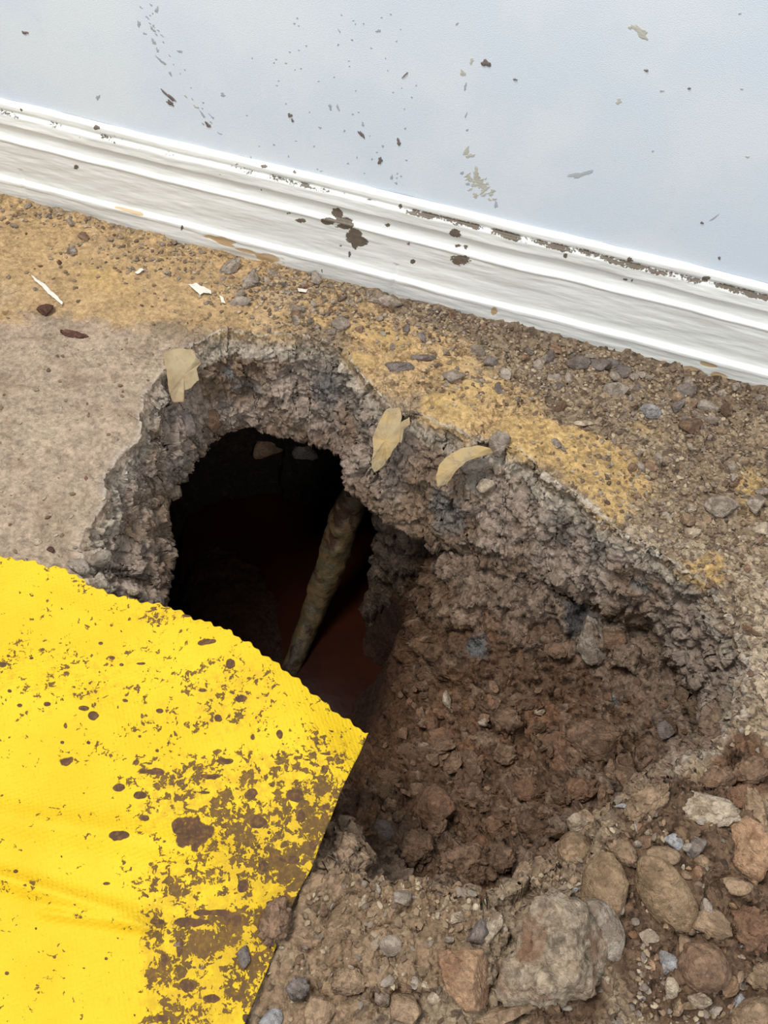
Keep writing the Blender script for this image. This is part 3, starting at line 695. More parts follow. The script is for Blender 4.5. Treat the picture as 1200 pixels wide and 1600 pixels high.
# ---------------------------------------------------------------- stones
def ico(n):
    import bmesh
    bm = bmesh.new(); bmesh.ops.create_icosphere(bm, subdivisions=n, radius=1.0)
    V_ = np.array([v.co[:] for v in bm.verts]); F_ = np.array([[v.index for v in f.verts] for f in bm.faces]); bm.free(); return V_, F_
ICO = {k: ico(k) for k in (1, 2, 3, 4, 5)}
def rock_mesh(kind, seed, sub=4, dims=(1, 1, 1), rel=1.0):
    # unit-ish rock, scaled to half-dims; kinds: angular, cobble, flat, clod, chunk
    r = np.random.default_rng(seed); D, Fq = ICO[sub]; D = D.copy()
    off = r.uniform(-50, 50, 3)
    if kind == 'cobble':
        R = 1+0.13*fbm(D+off, 1.2, 2, seed)+0.05*fbm(D+off, 4, 4, seed)+0.10*facets(D+off, 1.6, seed)
    elif kind == 'clod':
        w1, w2, idn = worley(D+off, 2.2, seed)
        R = 0.95+0.24*fbm(D+off, 1.6, 4, seed)+0.05*fbm(D+off, 9, 3, seed)+0.55*facets(D+off+0.2*np.stack([fbm(D+off, 2, 2, seed+k) for k in range(3)], 1), 2.2, seed)+0.4*facets(D+off, 5, seed+9)
    else:
        npl = {'angular': 8, 'flat': 10, 'chunk': 9}[kind]
        nr = r.normal(size=(npl, 3)); nr /= np.linalg.norm(nr, axis=1)[:, None]; h = r.uniform(0.5, 1.0, npl)
        q = D@nr.T; q = np.where(q > 0.05, h/np.maximum(q, 0.05), 9.0); 
        q = np.sort(q, axis=1); R = np.minimum(q[:, 0], 1.35)
        R = R*0.97+0.03*q[:, 1].clip(0, 1.4)
        amp = {'angular': 0.05, 'flat': 0.05, 'chunk': 0.10}[kind]
        R = R+amp*3.0*facets(D+off+0.15*np.stack([fbm(D+off, 2, 2, seed+k) for k in range(3)], 1), 2.6, seed)*2.6*0.4+amp*fbm(D+off, 3.2, 4, seed)*1.3+amp*0.5*fbm(D+off, 11, 2, seed)
    Vr = D*R[:, None]
    Vr = Vr/np.abs(Vr).max(0)*np.array(dims)
    return Vr, Fq
RM = {
 'tan': mat_rock('tan_stone', (150, 126, 101), 0.18, (112, 92, 74), .7),
 'cobble': mat_rock('tan_cobble_stone', (140, 117, 91), 0.16, (106, 84, 64), .7, .7),
 'orange': mat_rock('rust_tan_stone', (160, 128, 100), 0.2, (118, 84, 62), .7),
 'brown': mat_rock('brown_stone', (128, 102, 82), 0.22, (84, 66, 52), .7),
 'red': mat_rock('red_brown_clod', (122, 92, 72), 0.22, (126, 98, 76), .5),
 'grey': mat_rock('grey_stone', (152, 140, 127), 0.18, (108, 94, 80), .7),
 'bluegrey': mat_rock('blue_grey_stone', (160, 160, 160), 0.16, (116, 110, 104), .7),
 'slate': mat_rock('dark_slate_stone', (122, 112, 106), 0.18, (90, 80, 72), .6),
 'pale': mat_rock('pale_stone', (178, 162, 140), 0.18, (126, 108, 88), .7),
 'mortar': mat_rock('old_mortar_lump', (152, 137, 117), 0.34, (118, 86, 66), .8, .95, .6),
 'dull': mat_rock('dull_earth_clod', (102, 80, 62), 0.22, (112, 90, 70), .5),
 'white': mat_rock('white_paint_flake', (226, 222, 212), 0.05),
 'darkred': mat_rock('dark_red_brown_lump', (84, 56, 46), 0.2),
}
def orient(nrm, ang):                          # frame with local z along nrm, local x along screen angle
    sx = math.cos(math.radians(ang)); sy = math.sin(math.radians(ang))
    d = CR*sx-CU*sy
    n = nrm/np.linalg.norm(nrm); x = d-n*np.dot(d, n); x /= np.linalg.norm(x); y = np.cross(n, x)
    return x, y, n
TH = []
def rock(px, py, w, h, ang, kind, mat, label, name='stone', cat='stone', group=None, thick=0.7, sink=0.24, sub=None, tilt=0.5, nbias=None, seed=None):
    """w,h are the sizes seen in the photo (pixels); ang is the tilt of the long axis in the photo"""
    loc, nor, dist = hit(px, py)
    sc_ = float(np.dot(loc-CP, CF))/FPX
    v = CP-loc; v /= np.linalg.norm(v)
    n = nor*(1-tilt)+v*tilt if nbias is None else np.array(nbias, float)
    n /= np.linalg.norm(n)
    x, y, n = orient(n, ang)
    a = w*sc_/2; fore = max(0.55, abs(float(np.dot(n, v)))); b = h*sc_/2/fore; c = min(a, b)*thick if kind != 'flat' else min(a, b)*0.3*thick/0.62
    big = max(w, h)
    if sub is None: sub = 5 if big > 75 else 4 if big > 24 else 3
    seed = seed or int(px*31+py*17) % 100000
    Vr, Fr = rock_mesh(kind, seed, sub, (a, b, c))
    R = np.stack([x, y, n], 1)
    me = make_mesh(name, Vr, Fr, smooth=(kind in ('cobble', 'clod') or big < 24))
    if kind in ('angular', 'flat', 'chunk') and big >= 24: me.polygons.foreach_set('use_smooth', np.full(len(Fr), big > 0))
    o = link(name, me, RM[mat])
    up = nor/np.linalg.norm(nor)
    ctr = loc+n*c*(1-2*sink)*0.9
    Mx = Matrix(((R[0, 0], R[0, 1], R[0, 2], ctr[0]), (R[1, 0], R[1, 1], R[1, 2], ctr[1]), (R[2, 0], R[2, 1], R[2, 2], ctr[2]), (0, 0, 0, 1)))
    o.matrix_world = Mx
    tag(o, label, cat, group); TH.append(o)
    return o

ROCKS = [
 # spoil heap, lower right
 (947, 1386, 74, 108, 8, 'cobble', 'cobble', 'smooth tan egg-shaped cobble, left one of the two on the spoil heap', 'cobble', 'cobble', dict(sink=.2)),
 (1041, 1392, 76, 122, -32, 'cobble', 'cobble', 'long smooth olive-tan cobble, right one of the two on the spoil heap', 'cobble', 'cobble', dict(sink=.2)),
 (860, 1506, 205, 190, 10, 'chunk', 'mortar', 'large rough lump of old mortar with rusty and greenish patches at the bottom edge', 'mortar_lump', 'rubble', dict(thick=.6, sink=.42)),
 (932, 1452, 74, 92, -20, 'cobble', 'grey', 'dull rounded grey stone bedded in the upper right of the large mortar lump', 'cobble', 'cobble', dict(sink=.2)),
 (715, 1533, 108, 84, 18, 'angular', 'orange', 'angular rust-tan stone just left of the large mortar lump', 'stone', 'stone', dict(thick=.8)),
 (640, 1580, 60, 50, 0, 'angular', 'tan', 'small wedge-shaped tan stone at the bottom edge, left of the angular rust-tan one', 'stone', 'stone', dict(thick=.8)),
 (500, 1580, 62, 54, 20, 'angular', 'tan', 'flat-faced pale brown stone at the bottom edge near the yellow cloth', 'stone', 'stone', {}),
 (1113, 1262, 100, 58, 12, 'chunk', 'pale', 'ragged pale slab of mortar on top of the spoil heap', 'mortar_lump', 'rubble', dict(thick=.5)),
 (1165, 1338, 92, 125, 12, 'chunk', 'orange', 'big purple-grey and rust chunk at the right edge below the pale mortar slab', 'rubble_chunk', 'rubble', {}),
 (1180, 1272, 48, 92, -12, 'chunk', 'tan', 'upright tan chunk at the right edge of the spoil heap', 'rubble_chunk', 'rubble', {}),
 (896, 1332, 60, 50, -20, 'cobble', 'cobble', 'rounded tan stone poking from the lip of the pit above the two cobbles', 'stone', 'stone', {}),
 (1098, 1516, 84, 76, 25, 'cobble', 'brown', 'rounded brown and grey stone in the gravel right of the large mortar lump', 'stone', 'stone', dict(thick=.8)),
 (1043, 1503, 32, 46, 5, 'angular', 'bluegrey', 'pale blue-grey pointed stone above a small cream pebble', 'stone', 'stone', {}),
 (1049, 1541, 23, 30, -10, 'cobble', 'pale', 'small cream pebble just below the pointed blue-grey stone', 'pebble', 'pebble', {}),
 (1098, 1563, 46, 26, 18, 'flat', 'pale', 'flat pinkish sliver of stone below the rounded brown stone', 'stone', 'stone', dict(thick=1.6)),
 (1182, 1590, 84, 54, -14, 'cobble', 'tan', 'broad tan stone cut by the bottom right corner', 'stone', 'stone', {}),
 (1178, 1455, 72, 76, 10, 'clod', 'red', 'red-brown lump of earth at the right edge', 'earth_clod', 'clod', {}),
 (1116, 1446, 62, 48, 10, 'angular', 'tan', 'tan stone lying right of the long cobble', 'stone', 'stone', {}),
 (1085, 1325, 50, 44, 10, 'angular', 'slate', 'purple-grey stone behind the gravel above the long cobble', 'stone', 'stone', {}),
 (1049, 1314, 38, 26, 10, 'angular', 'bluegrey', 'small blue-white stone near the top of the spoil heap', 'stone', 'stone', {}),
 (1036, 1340, 54, 26, 16, 'cobble', 'tan', 'flat tan pebble between the blue-white stone and the long cobble', 'pebble', 'pebble', {}),
 (1010, 1322, 36, 26, -8, 'angular', 'brown', 'small brown stone left of the blue-white stone', 'stone', 'stone', {}),
 (975, 1330, 70, 34, 25, 'clod', 'tan', 'crumbly tan clod above the left cobble', 'earth_clod', 'clod', {}),
 (1155, 1245, 60, 50, -20, 'clod', 'red', 'red-brown clod of earth above the upright tan chunk', 'earth_clod', 'clod', {}),
 (1175, 1205, 60, 42, -20, 'clod', 'brown', 'brown clod of earth on the right edge of the pit', 'earth_clod', 'clod', {}),
 (1120, 1215, 66, 40, -15, 'clod', 'brown', 'brown crumbly clod on the pit edge above the pale mortar slab', 'earth_clod', 'clod', {}),
 (1010, 1252, 90, 50, -38, 'clod', 'tan', 'long tan clod lying along the slanting pit edge', 'earth_clod', 'clod', dict(sink=.5)),
 (1014, 1460, 32, 26, 0, 'angular', 'pale', 'pale stone chip between the mortar lump and the long cobble', 'stone', 'stone', {}),
 (1070, 1478, 40, 36, 0, 'angular', 'tan', 'tan stone above the rounded brown stone', 'stone', 'stone', {}),
 (1150, 1385, 50, 30, 10, 'angular', 'tan', 'tan stone below the big purple-grey chunk', 'stone', 'stone', {}),
 (1155, 1575, 44, 40, 0, 'angular', 'bluegrey', 'blue-grey stone beside the broad tan corner stone', 'stone', 'stone', {}),
 (1180, 1520, 60, 46, 0, 'clod', 'tan', 'gritty tan clod right of the rounded brown stone', 'earth_clod', 'clod', {}),
 (1140, 1535, 34, 44, 10, 'angular', 'orange', 'narrow rust-tan stone leaning on the rounded brown stone', 'stone', 'stone', {}),
 # ground at the bottom, centre
 (745, 1462, 34, 56, 28, 'flat', 'slate', 'dark purple-grey slate shard standing on edge beside the mortar lump', 'slate_shard', 'stone', dict(thick=2.2)),
 (626, 1402, 32, 28, 0, 'angular', 'grey', 'small grey triangular stone just below the near rim of the pit', 'stone', 'stone', {}),
 (612, 1476, 38, 32, 0, 'cobble', 'grey', 'flat grey pebble in the dirt between the pit and the bottom edge', 'pebble', 'pebble', {}),
 (588, 1472, 20, 30, 20, 'angular', 'pale', 'narrow pale pebble touching the flat grey pebble', 'pebble', 'pebble', {}),
 (467, 1540, 40, 34, 0, 'clod', 'slate', 'greenish grey lump bedded in dirt right of the cloth edge', 'stone', 'stone', {}),
 (420, 1592, 46, 32, 0, 'angular', 'bluegrey', 'blue-grey stone at the bottom beside the cloth', 'stone', 'stone', {}),
 (545, 1535, 66, 44, 0, 'clod', 'tan', 'low tan lump of dirt right of the greenish grey lump', 'earth_clod', 'clod', {}),
 (596, 1560, 34, 26, 0, 'angular', 'grey', 'grey stone between the wedge-shaped stone and the tan dirt lump', 'stone', 'stone', {}),
 (775, 1592, 130, 30, -8, 'flat', 'tan', 'long flat brown stone along the bottom edge under the mortar lump', 'stone', 'stone', dict(thick=2.0)),
 (772, 1452, 30, 50, 24, 'angular', 'pale', 'pale stone between the slate shard and the mortar lump', 'stone', 'stone', {}),
 (430, 1442, 56, 76, 18, 'clod', 'brown', 'round brown clod of earth sitting on the right edge of the yellow cloth', 'earth_clod', 'clod', dict(thick=.7, sink=.1)),
 # in the pit
 (940, 1156, 104, 76, 12, 'chunk', 'brown', 'largest tan chunk on the pit floor below the far soil face', 'rubble_chunk', 'rubble', dict(thick=.8)),
 (866, 1168, 80, 66, 0, 'chunk', 'red', 'red-brown chunk touching the left of the largest pit chunk', 'rubble_chunk', 'rubble', {}),
 (815, 1235, 70, 44, -5, 'angular', 'red', 'flat-topped red-brown stone in the middle of the pit floor', 'stone', 'stone', dict(thick=.9)),
 (676, 1266, 72, 76, 0, 'angular', 'red', 'upright ridged red-brown stone in the left part of the pit floor', 'stone', 'stone', dict(thick=.9)),
 (726, 1348, 100, 62, -12, 'clod', 'brown', 'long gritty brown clod against the near rim of the pit', 'earth_clod', 'clod', {}),
 (904, 1287, 36, 36, 0, 'angular', 'pale', 'small pale stone at the foot of the spoil heap inside the pit', 'stone', 'stone', {}),
 (968, 1216, 50, 44, 0, 'angular', 'brown', 'brown stone just under the largest pit chunk', 'stone', 'stone', {}),
 (1039, 1140, 34, 34, 0, 'angular', 'slate', 'flat grey stone in the right wall of the pit', 'stone', 'stone', {}),
 (698, 1096, 18, 32, 0, 'flat', 'pale', 'small pale upright flake at the left of the soil face', 'flake', 'flake', dict(thick=1.5)),
 (655, 1328, 62, 50, 0, 'clod', 'brown', 'brown clod left of the long gritty clod', 'earth_clod', 'clod', {}),
 (598, 1304, 52, 40, 20, 'cobble', 'slate', 'rounded dark grey stone low in the pit near the yellow cloth', 'stone', 'stone', {}),
 (918, 1000, 54, 84, -18, 'chunk', 'grey', 'tall tan-grey rock bedded in the far soil face', 'rock', 'rock', dict(sink=.55)),
 (963, 1000, 46, 40, -10, 'angular', 'brown', 'brownish rock bedded beside the tall tan-grey rock', 'rock', 'rock', dict(sink=.45)),
 (845, 1112, 22, 16, 0, 'flat', 'pale', 'tiny cream flake above the red-brown chunk', 'flake', 'flake', dict(thick=2)),
 (755, 1130, 20, 14, 30, 'flat', 'pale', 'tiny cream flake on the upper left of the pit floor', 'flake', 'flake', dict(thick=2)),
 (795, 1125, 60, 44, 0, 'clod', 'brown', 'brown clod at the foot of the soil face left of the red-brown chunk', 'earth_clod', 'clod', {}),
 (690, 1160, 60, 40, -20, 'clod', 'red', 'dark red-brown clod at the upper left of the pit floor', 'earth_clod', 'clod', {}),
 (735, 1190, 40, 34, 0, 'angular', 'brown', 'pointed brown stone in the upper middle of the pit floor', 'stone', 'stone', {}),
 (640, 1175, 44, 30, 0, 'clod', 'dull', 'dark clod at the brink of the cavity', 'earth_clod', 'clod', {}),
 (790, 1180, 44, 36, 0, 'clod', 'brown', 'brown clod between the pointed brown stone and the red-brown chunk', 'earth_clod', 'clod', {}),
 (905, 1235, 60, 40, 0, 'clod', 'red', 'reddish clod below the red-brown chunk', 'earth_clod', 'clod', {}),
 (740, 1245, 50, 40, 0, 'clod', 'brown', 'brown clod between the ridged stone and the flat-topped stone', 'earth_clod', 'clod', {}),
 (835, 1290, 60, 46, 0, 'clod', 'dull', 'dark clod in the hollow below the flat-topped stone', 'earth_clod', 'clod', {}),
 (600, 1240, 40, 34, 0, 'clod', 'dull', 'dark clod just right of the cloth corner edge', 'earth_clod', 'clod', {}),
 (790, 1345, 50, 36, 0, 'clod', 'brown', 'brown clod right of the long gritty clod', 'earth_clod', 'clod', {}),
 (770, 1290, 40, 34, 0, 'clod', 'red', 'reddish clod above the long gritty clod', 'earth_clod', 'clod', {}),
 (855, 1330, 44, 30, 0, 'clod', 'brown', 'brown clod at the right end of the near pit rim', 'earth_clod', 'clod', {}),
 # hanging at the roof of the cavity
 (481, 706, 52, 34, 8, 'angular', 'slate', 'grey-brown stone hanging at the top of the dark cavity, right one', 'stone', 'stone', dict(sink=.5)),
 (416, 697, 58, 38, 0, 'angular', 'brown', 'brown stone hanging at the top of the dark cavity, left one', 'stone', 'stone', dict(sink=.5)),
 (290, 655, 38, 64, -8, 'angular', 'slate', 'grey stone set in the broken slab below the torn tan flake', 'stone', 'stone', dict(sink=.5)),
 (330, 660, 40, 36, 0, 'angular', 'brown', 'brownish stone set in the slab beside the grey one below the torn flake', 'stone', 'stone', dict(sink=.5)),
 (756, 757, 36, 22, -20, 'flat', 'pale', 'flat pale stone stuck on the slab face below the curled flake', 'stone', 'stone', dict(thick=1.6)),
 (740, 725, 54, 24, -8, 'flat', 'grey', 'flat grey mortar piece tucked under the curled tan flake', 'mortar_lump', 'rubble', dict(thick=2)),
 (782, 692, 34, 44, 10, 'chunk', 'grey', 'grey broken nib of screed standing on the rim beside the curled flake', 'mortar_lump', 'rubble', dict(thick=.6)),
 (155, 872, 38, 28, 0, 'angular', 'grey', 'greyish stone on the broken left rim just above the cloth', 'stone', 'stone', {}),
 (120, 886, 44, 26, 15, 'flat', 'grey', 'flat grey piece half under the cloth edge on the left rim', 'stone', 'stone', dict(thick=1.6)),
 (208, 925, 20, 13, 0, 'cobble', 'pale', 'small cream pebble against the upper edge of the yellow cloth', 'pebble', 'pebble', {}),
 (58, 848, 16, 11, 0, 'cobble', 'pale', 'small cream pebble on the dusty slab just above the cloth', 'pebble', 'pebble', {}),
 (80, 860, 14, 12, 0, 'angular', 'darkred', 'small dark pebble next to the cream one above the cloth', 'pebble', 'pebble', {}),
 # on the floor along the skirting
 (360, 422, 42, 24, -22, 'angular', 'grey', 'flat grey stone near the skirting, left one of a touching pair', 'stone', 'stone', {}),
 (391, 440, 27, 36, 12, 'angular', 'grey', 'upright grey stone near the skirting, right one of a touching pair', 'stone', 'stone', {}),
 (376, 474, 36, 20, -8, 'angular', 'grey', 'grey stone below the touching pair', 'stone', 'stone', {}),
 (600, 470, 60, 24, 0, 'angular', 'grey', 'broad flat grey-brown stone touching the foot of the skirting', 'stone', 'stone', {}),
 (532, 508, 29, 21, 0, 'cobble', 'grey', 'small rounded grey stone above the far rim of the hole', 'stone', 'stone', {}),
 (465, 488, 26, 18, 0, 'angular', 'grey', 'grey chip left of the small rounded grey stone', 'stone', 'stone', {}),
 (748, 548, 30, 26, 30, 'angular', 'grey', 'grey pointed stone on the ochre mastic, upper one of two', 'stone', 'stone', {}),
 (766, 569, 24, 20, 30, 'angular', 'slate', 'darker grey stone touching the pointed one on the ochre mastic', 'stone', 'stone', {}),
 (661, 557, 44, 13, 0, 'flat', 'slate', 'thin dark grey sliver on the ochre mastic', 'stone', 'stone', dict(thick=1.8)),
 (622, 576, 52, 28, -12, 'chunk', 'slate', 'layered dark grey piece of screed at the far rim', 'mortar_lump', 'rubble', {}),
 (708, 592, 40, 20, 0, 'angular', 'grey', 'grey-brown stone between the layered screed and the dark chip', 'stone', 'stone', {}),
 (1017, 645, 34, 30, -10, 'angular', 'bluegrey', 'bright blue-white stone standing out on the dirt at right', 'stone', 'stone', dict(thick=.9)),
 (965, 607, 50, 28, -22, 'angular', 'grey', 'flat grey stone with a pointed end left of the bright blue-white one', 'stone', 'stone', {}),
 (1104, 632, 46, 20, 8, 'flat', 'grey', 'thin flat grey stone right of the bright blue-white one', 'stone', 'stone', dict(thick=2.2)),
 (912, 663, 34, 14, 5, 'angular', 'pale', 'small pale block left of the bright blue-white stone', 'stone', 'stone', {}),
 (1125, 794, 54, 32, 12, 'angular', 'grey', 'pale grey rounded-off stone in the gravel at the right', 'stone', 'stone', {}),
 (938, 570, 38, 26, 12, 'angular', 'slate', 'brown-grey stone against the skirting foot, right one of two', 'stone', 'stone', {}),
 (903, 568, 38, 30, -30, 'angular', 'slate', 'brown-grey stone against the skirting foot, left one of two', 'stone', 'stone', {}),
 (972, 582, 32, 22, 0, 'angular', 'slate', 'small dark stone behind the flat pointed grey stone', 'stone', 'stone', {}),
 (1068, 612, 34, 22, 0, 'cobble', 'slate', 'rounded dark stone at the skirting foot', 'stone', 'stone', {}),
 (1080, 668, 40, 32, 0, 'angular', 'brown', 'squarish brown stone below the thin flat grey stone', 'stone', 'stone', {}),
 (868, 592, 20, 14, 0, 'angular', 'grey', 'small grey chip in the litter left of the flat pointed stone', 'stone', 'stone', {}),
 (1180, 790, 34, 28, 0, 'angular', 'grey', 'grey stone at the right edge on the ochre patch', 'stone', 'stone', {}),
 (1072, 812, 26, 20, 0, 'angular', 'tan', 'tan stone left of the pale grey rounded-off one', 'stone', 'stone', {}),
 (1190, 830, 30, 24, 0, 'angular', 'pale', 'pale stone at the right edge below the grey one', 'stone', 'stone', {}),
 (73, 483, 30, 25, -20, 'angular', 'darkred', 'dark red-brown lump alone on the ochre floor at left', 'earth_clod', 'clod', dict(thick=.9)),
 (118, 524, 52, 12, 12, 'clod', 'darkred', 'flattened red-brown smear of mud below the dark lump', 'mud_smear', 'mud', dict(thick=.35)),
 (112, 395, 18, 16, 0, 'angular', 'grey', 'grey chip lying alone on the ochre floor at upper left', 'stone', 'stone', {}),
 (92, 410, 9, 11, 0, 'angular', 'darkred', 'tiny dark chip below the lone grey chip', 'stone', 'stone', {}),
]
for (px, py, w, h, a, k, m, lab, nm, ct, kw) in ROCKS:
    kw = dict(kw); kw.pop('ang2', None)
    o = rock(px, py, w, h, a, k, m, lab, nm, ct, **kw)
    if lab.startswith('large rough lump'): LUMP = o
    if lab.startswith('dull rounded grey stone bedded'):
        bpy.context.view_layer.update(); mw = o.matrix_world.copy(); o.parent = LUMP; o.matrix_parent_inverse = LUMP.matrix_world.inverted(); o.matrix_world = mw
        o.name = 'embedded_stone'; del o['category']; o['label'] = 'rounded dull grey stone set in the mortar'

# ---------------------------------------------------------------- loose chips, each its own object (shared meshes)
def chip_protos(n, kinds, mats, tagn, sub=2):
    out = []
    for i in range(n):
        k = kinds[i % len(kinds)]; Vr, Fr = rock_mesh(k, 900+i*7+len(tagn), sub, (1, 0.62+0.3*((i*37) % 10)/10, 0.42))
        me = make_mesh(tagn, Vr, Fr, smooth=False); me.materials.append(RM[mats[i % len(mats)]]); out.append(me)
    return out
def scatter(name, cat, label, group, regions, n, size, kinds, mats, seed, thickr=(0.35, 0.6), sink=0.25, sub=2):
    r = random.Random(seed); protos = chip_protos(10, kinds, mats, name, sub); first = None; c = 0; tries = 0
    cw = {'grey': 'grey', 'slate': 'dark grey', 'brown': 'brown', 'tan': 'tan', 'pale': 'cream', 'orange': 'rust-tan', 'bluegrey': 'blue-grey', 'red': 'reddish brown', 'dull': 'dull brown'}
    fw = {'angular': 'angular', 'flat': 'flat', 'chunk': 'ragged', 'cobble': 'rounded', 'clod': 'lumpy'}
    wsum = [q[4] for q in regions]
    while c < n and tries < n*20:
        tries += 1
        q = r.choices(regions, wsum)[0]
        px, py = r.gauss(q[0], q[2]), r.gauss(q[1], q[3])
        if not (-10 < px < 1210 and -10 < py < 1610): continue
        if cloth_px(px, py): continue
        if name != 'earth_clod' and py < 303+0.2575*px+6: continue
        loc, nor, d = hit(px, py)
        if name == 'earth_clod' and (loc[2] > -0.10 or loc[2] < -0.33): continue
        if name != 'earth_clod' and (loc[2] < -0.025): continue
        s = mpp(px, py, loc[2])*0.5*size[0]*(size[1]/size[0])**(r.random()**2.0)
        n_ = nor+np.array([r.gauss(0, .35), r.gauss(0, .35), r.gauss(0, .2)]); x, y, nn = orient(n_, r.uniform(0, 360))
        if first is None: first = o = bpy.data.objects.new(name, protos[0])
        else: o = first.copy(); o.data = protos[c % 10]
        COL.objects.link(o)
        sz = s*r.uniform(.8, 1.2); ctr = loc+nor*s*0.42*(1-2*sink)
        x, y, nn = x*s, y*s, nn*sz
        o.matrix_world = Matrix(((x[0], y[0], nn[0], ctr[0]), (x[1], y[1], nn[1], ctr[1]), (x[2], y[2], nn[2], ctr[2]), (0, 0, 0, 1)))
        i_ = c % 10; cl = cw[mats[i_ % len(mats)]]; tag(o, 'small '+cl+' '+fw[kinds[i_ % len(kinds)]]+' '+label, cat, group); c += 1
def cloth_px(px, py):
    ex = np.interp(px, [0, 70, 260, 345, 460, 577], [872, 885, 945, 985, 1062, 1135])
    if px > 577: return False
    rx = np.interp(py, [1135, 1210, 1350, 1410, 1510, 1600], [577, 545, 490, 455, 420, 380])
    return py > ex-4 and px < rx+4
STRIP = [(860, 575, 90, 28, 3), (700, 500, 60, 18, 2), (1000, 610, 60, 22, 2), (560, 460, 70, 16, 1.5), (430, 445, 60, 20, 1.6), (240, 395, 70, 20, 1.0), (1130, 640, 50, 18, 1.2), (90, 335, 60, 10, .5), (500, 500, 50, 15, .8)]
scatter('stone_chip', 'stone chip', 'stone chip in litter along the foot of the skirting board', 'stone chips along the skirting', STRIP, 170, (9, 30), ['angular', 'flat', 'chunk'], ['grey', 'slate', 'brown', 'grey', 'grey'], 11, sink=.12)
RIGHT = [(1050, 750, 80, 60, 3), (1120, 860, 60, 50, 2), (970, 700, 60, 40, 1.2), (1170, 980, 20, 60, .8), (1000, 800, 40, 20, .6), (1150, 720, 40, 40, 1.5)]
scatter('gravel_stone', 'gravel stone', 'gravel stone on the dirt between the hole and right edge', 'gravel right of the hole', RIGHT, 120, (8, 26), ['angular', 'cobble', 'angular'], ['grey', 'tan', 'pale', 'grey', 'brown'], 12)
HEAP = [(1080, 1450, 80, 80, 3), (1050, 1300, 70, 40, 1.6), (980, 1540, 50, 50, 1), (1140, 1560, 50, 40, 1.5), (900, 1370, 40, 25, .8)]
scatter('rubble_stone', 'stone', 'stone among the larger ones on the lower right spoil heap', 'rubble on the spoil heap', HEAP, 150, (10, 32), ['angular', 'cobble', 'chunk', 'angular'], ['tan', 'grey', 'orange', 'pale', 'brown', 'tan', 'bluegrey'], 13, sub=3, sink=.1)
NEAR = [(620, 1460, 70, 50, 2), (700, 1430, 50, 30, 1), (580, 1540, 70, 40, 2), (470, 1500, 40, 60, 1), (780, 1420, 50, 20, 1), (640, 1395, 90, 10, 1.2)]
scatter('dirt_pebble', 'pebble', 'pebble in the dirt between pit rim and bottom edge', 'pebbles near the bottom edge', NEAR, 130, (8, 24), ['angular', 'cobble', 'chunk'], ['grey', 'tan', 'pale', 'tan', 'brown'], 14)
LEFT = [(100, 700, 90, 100, 1), (80, 830, 80, 30, 1.2), (150, 600, 80, 60, .6), (100, 420, 80, 40, .8)]
scatter('floor_pebble', 'pebble', 'pebble on the smooth dusty floor left of the hole', 'pebbles on the dusty floor', LEFT, 34, (5, 11), ['angular', 'cobble'], ['pale', 'brown', 'grey'], 15)
PIT = [(760, 1230, 110, 70, 3), (850, 1150, 120, 40, 2), (700, 1330, 80, 30, 1), (640, 1200, 30, 60, .6), (900, 1240, 60, 40, 1)]
scatter('earth_clod', 'clod', 'clod of earth on the shadowed pit floor', 'earth clods on the pit floor', PIT, 230, (12, 44), ['clod', 'angular', 'chunk', 'chunk'], ['brown', 'red', 'brown', 'dull', 'brown'], 16, sub=3, sink=.08)

# grit nobody could count
def build_grit():
    Vs, Fs, Cs = [], [], []; r = np.random.default_rng(5); b, bf = ICO[1]; off = 0
    tries = 0; n = 0
    pal = [srgb(134, 114, 92), srgb(116, 98, 80), srgb(146, 128, 104), srgb(98, 82, 68), srgb(162, 146, 122), srgb(124, 112, 100)]
    regs = [(q, 1.0) for q in STRIP+STRIP+RIGHT+HEAP]+[((a_, b_, c_, d_, e_*.4), 1) for a_, b_, c_, d_, e_ in NEAR]+[((600, 530, 300, 40, 1), 1), ((900, 800, 200, 60, 1), 1), ((1150, 1100, 25, 120, 1.0), 1), ((60, 800, 90, 70, .5), 1), ((200, 480, 200, 60, .6), 1)]
    ws = np.array([q[0][4] for q in regs]); ws /= ws.sum()
    while n < 5200 and tries < 30000:
        tries += 1
        q = regs[r.choice(len(regs), p=ws)][0]
        px, py = r.normal(q[0], q[2]*1.15), r.normal(q[1], q[3]*1.2)
        if not (-20 < px < 1220 and -20 < py < 1620) or cloth_px(px, py) or py < 303+0.2575*px+2: continue
        if any(abs(px-q_[0]) < q_[2]*.6+4 and abs(py-q_[1]) < q_[3]*.6+4 for q_ in ROCKS if max(q_[2], q_[3]) > 40): continue
        loc, nor, d = hit(px, py)
        if loc[2] < -0.012: continue
        s = r.uniform(0.0010, 0.0034); v = b*(1+0.35*r.uniform(-1, 1, (len(b), 1)))*np.array([1, r.uniform(.5, .9), r.uniform(.35, .7)])*s
        a = r.uniform(0, 6.28); R_ = np.array([[math.cos(a), -math.sin(a), 0], [math.sin(a), math.cos(a), 0], [0, 0, 1]])
        v = v@R_.T+loc+np.array([0, 0, s*0.2]); Vs.append(v); Fs.append(bf+off); off += len(b); n += 1
        Cs.append(np.tile(pal[r.integers(len(pal))]*r.uniform(.8, 1.15), (len(b), 1)))
    me = make_mesh('grit', np.concatenate(Vs), np.concatenate(Fs), smooth=False, cols={'Col': np.concatenate(Cs)})
    s = NT('grit'); m = s.out(s.attr('Col', 'Color'), .95, None, .1)
    tag(link('grit', me, m), 'fine loose grit and crumbs strewn over the broken floor', 'grit', kind='stuff')
build_grit()

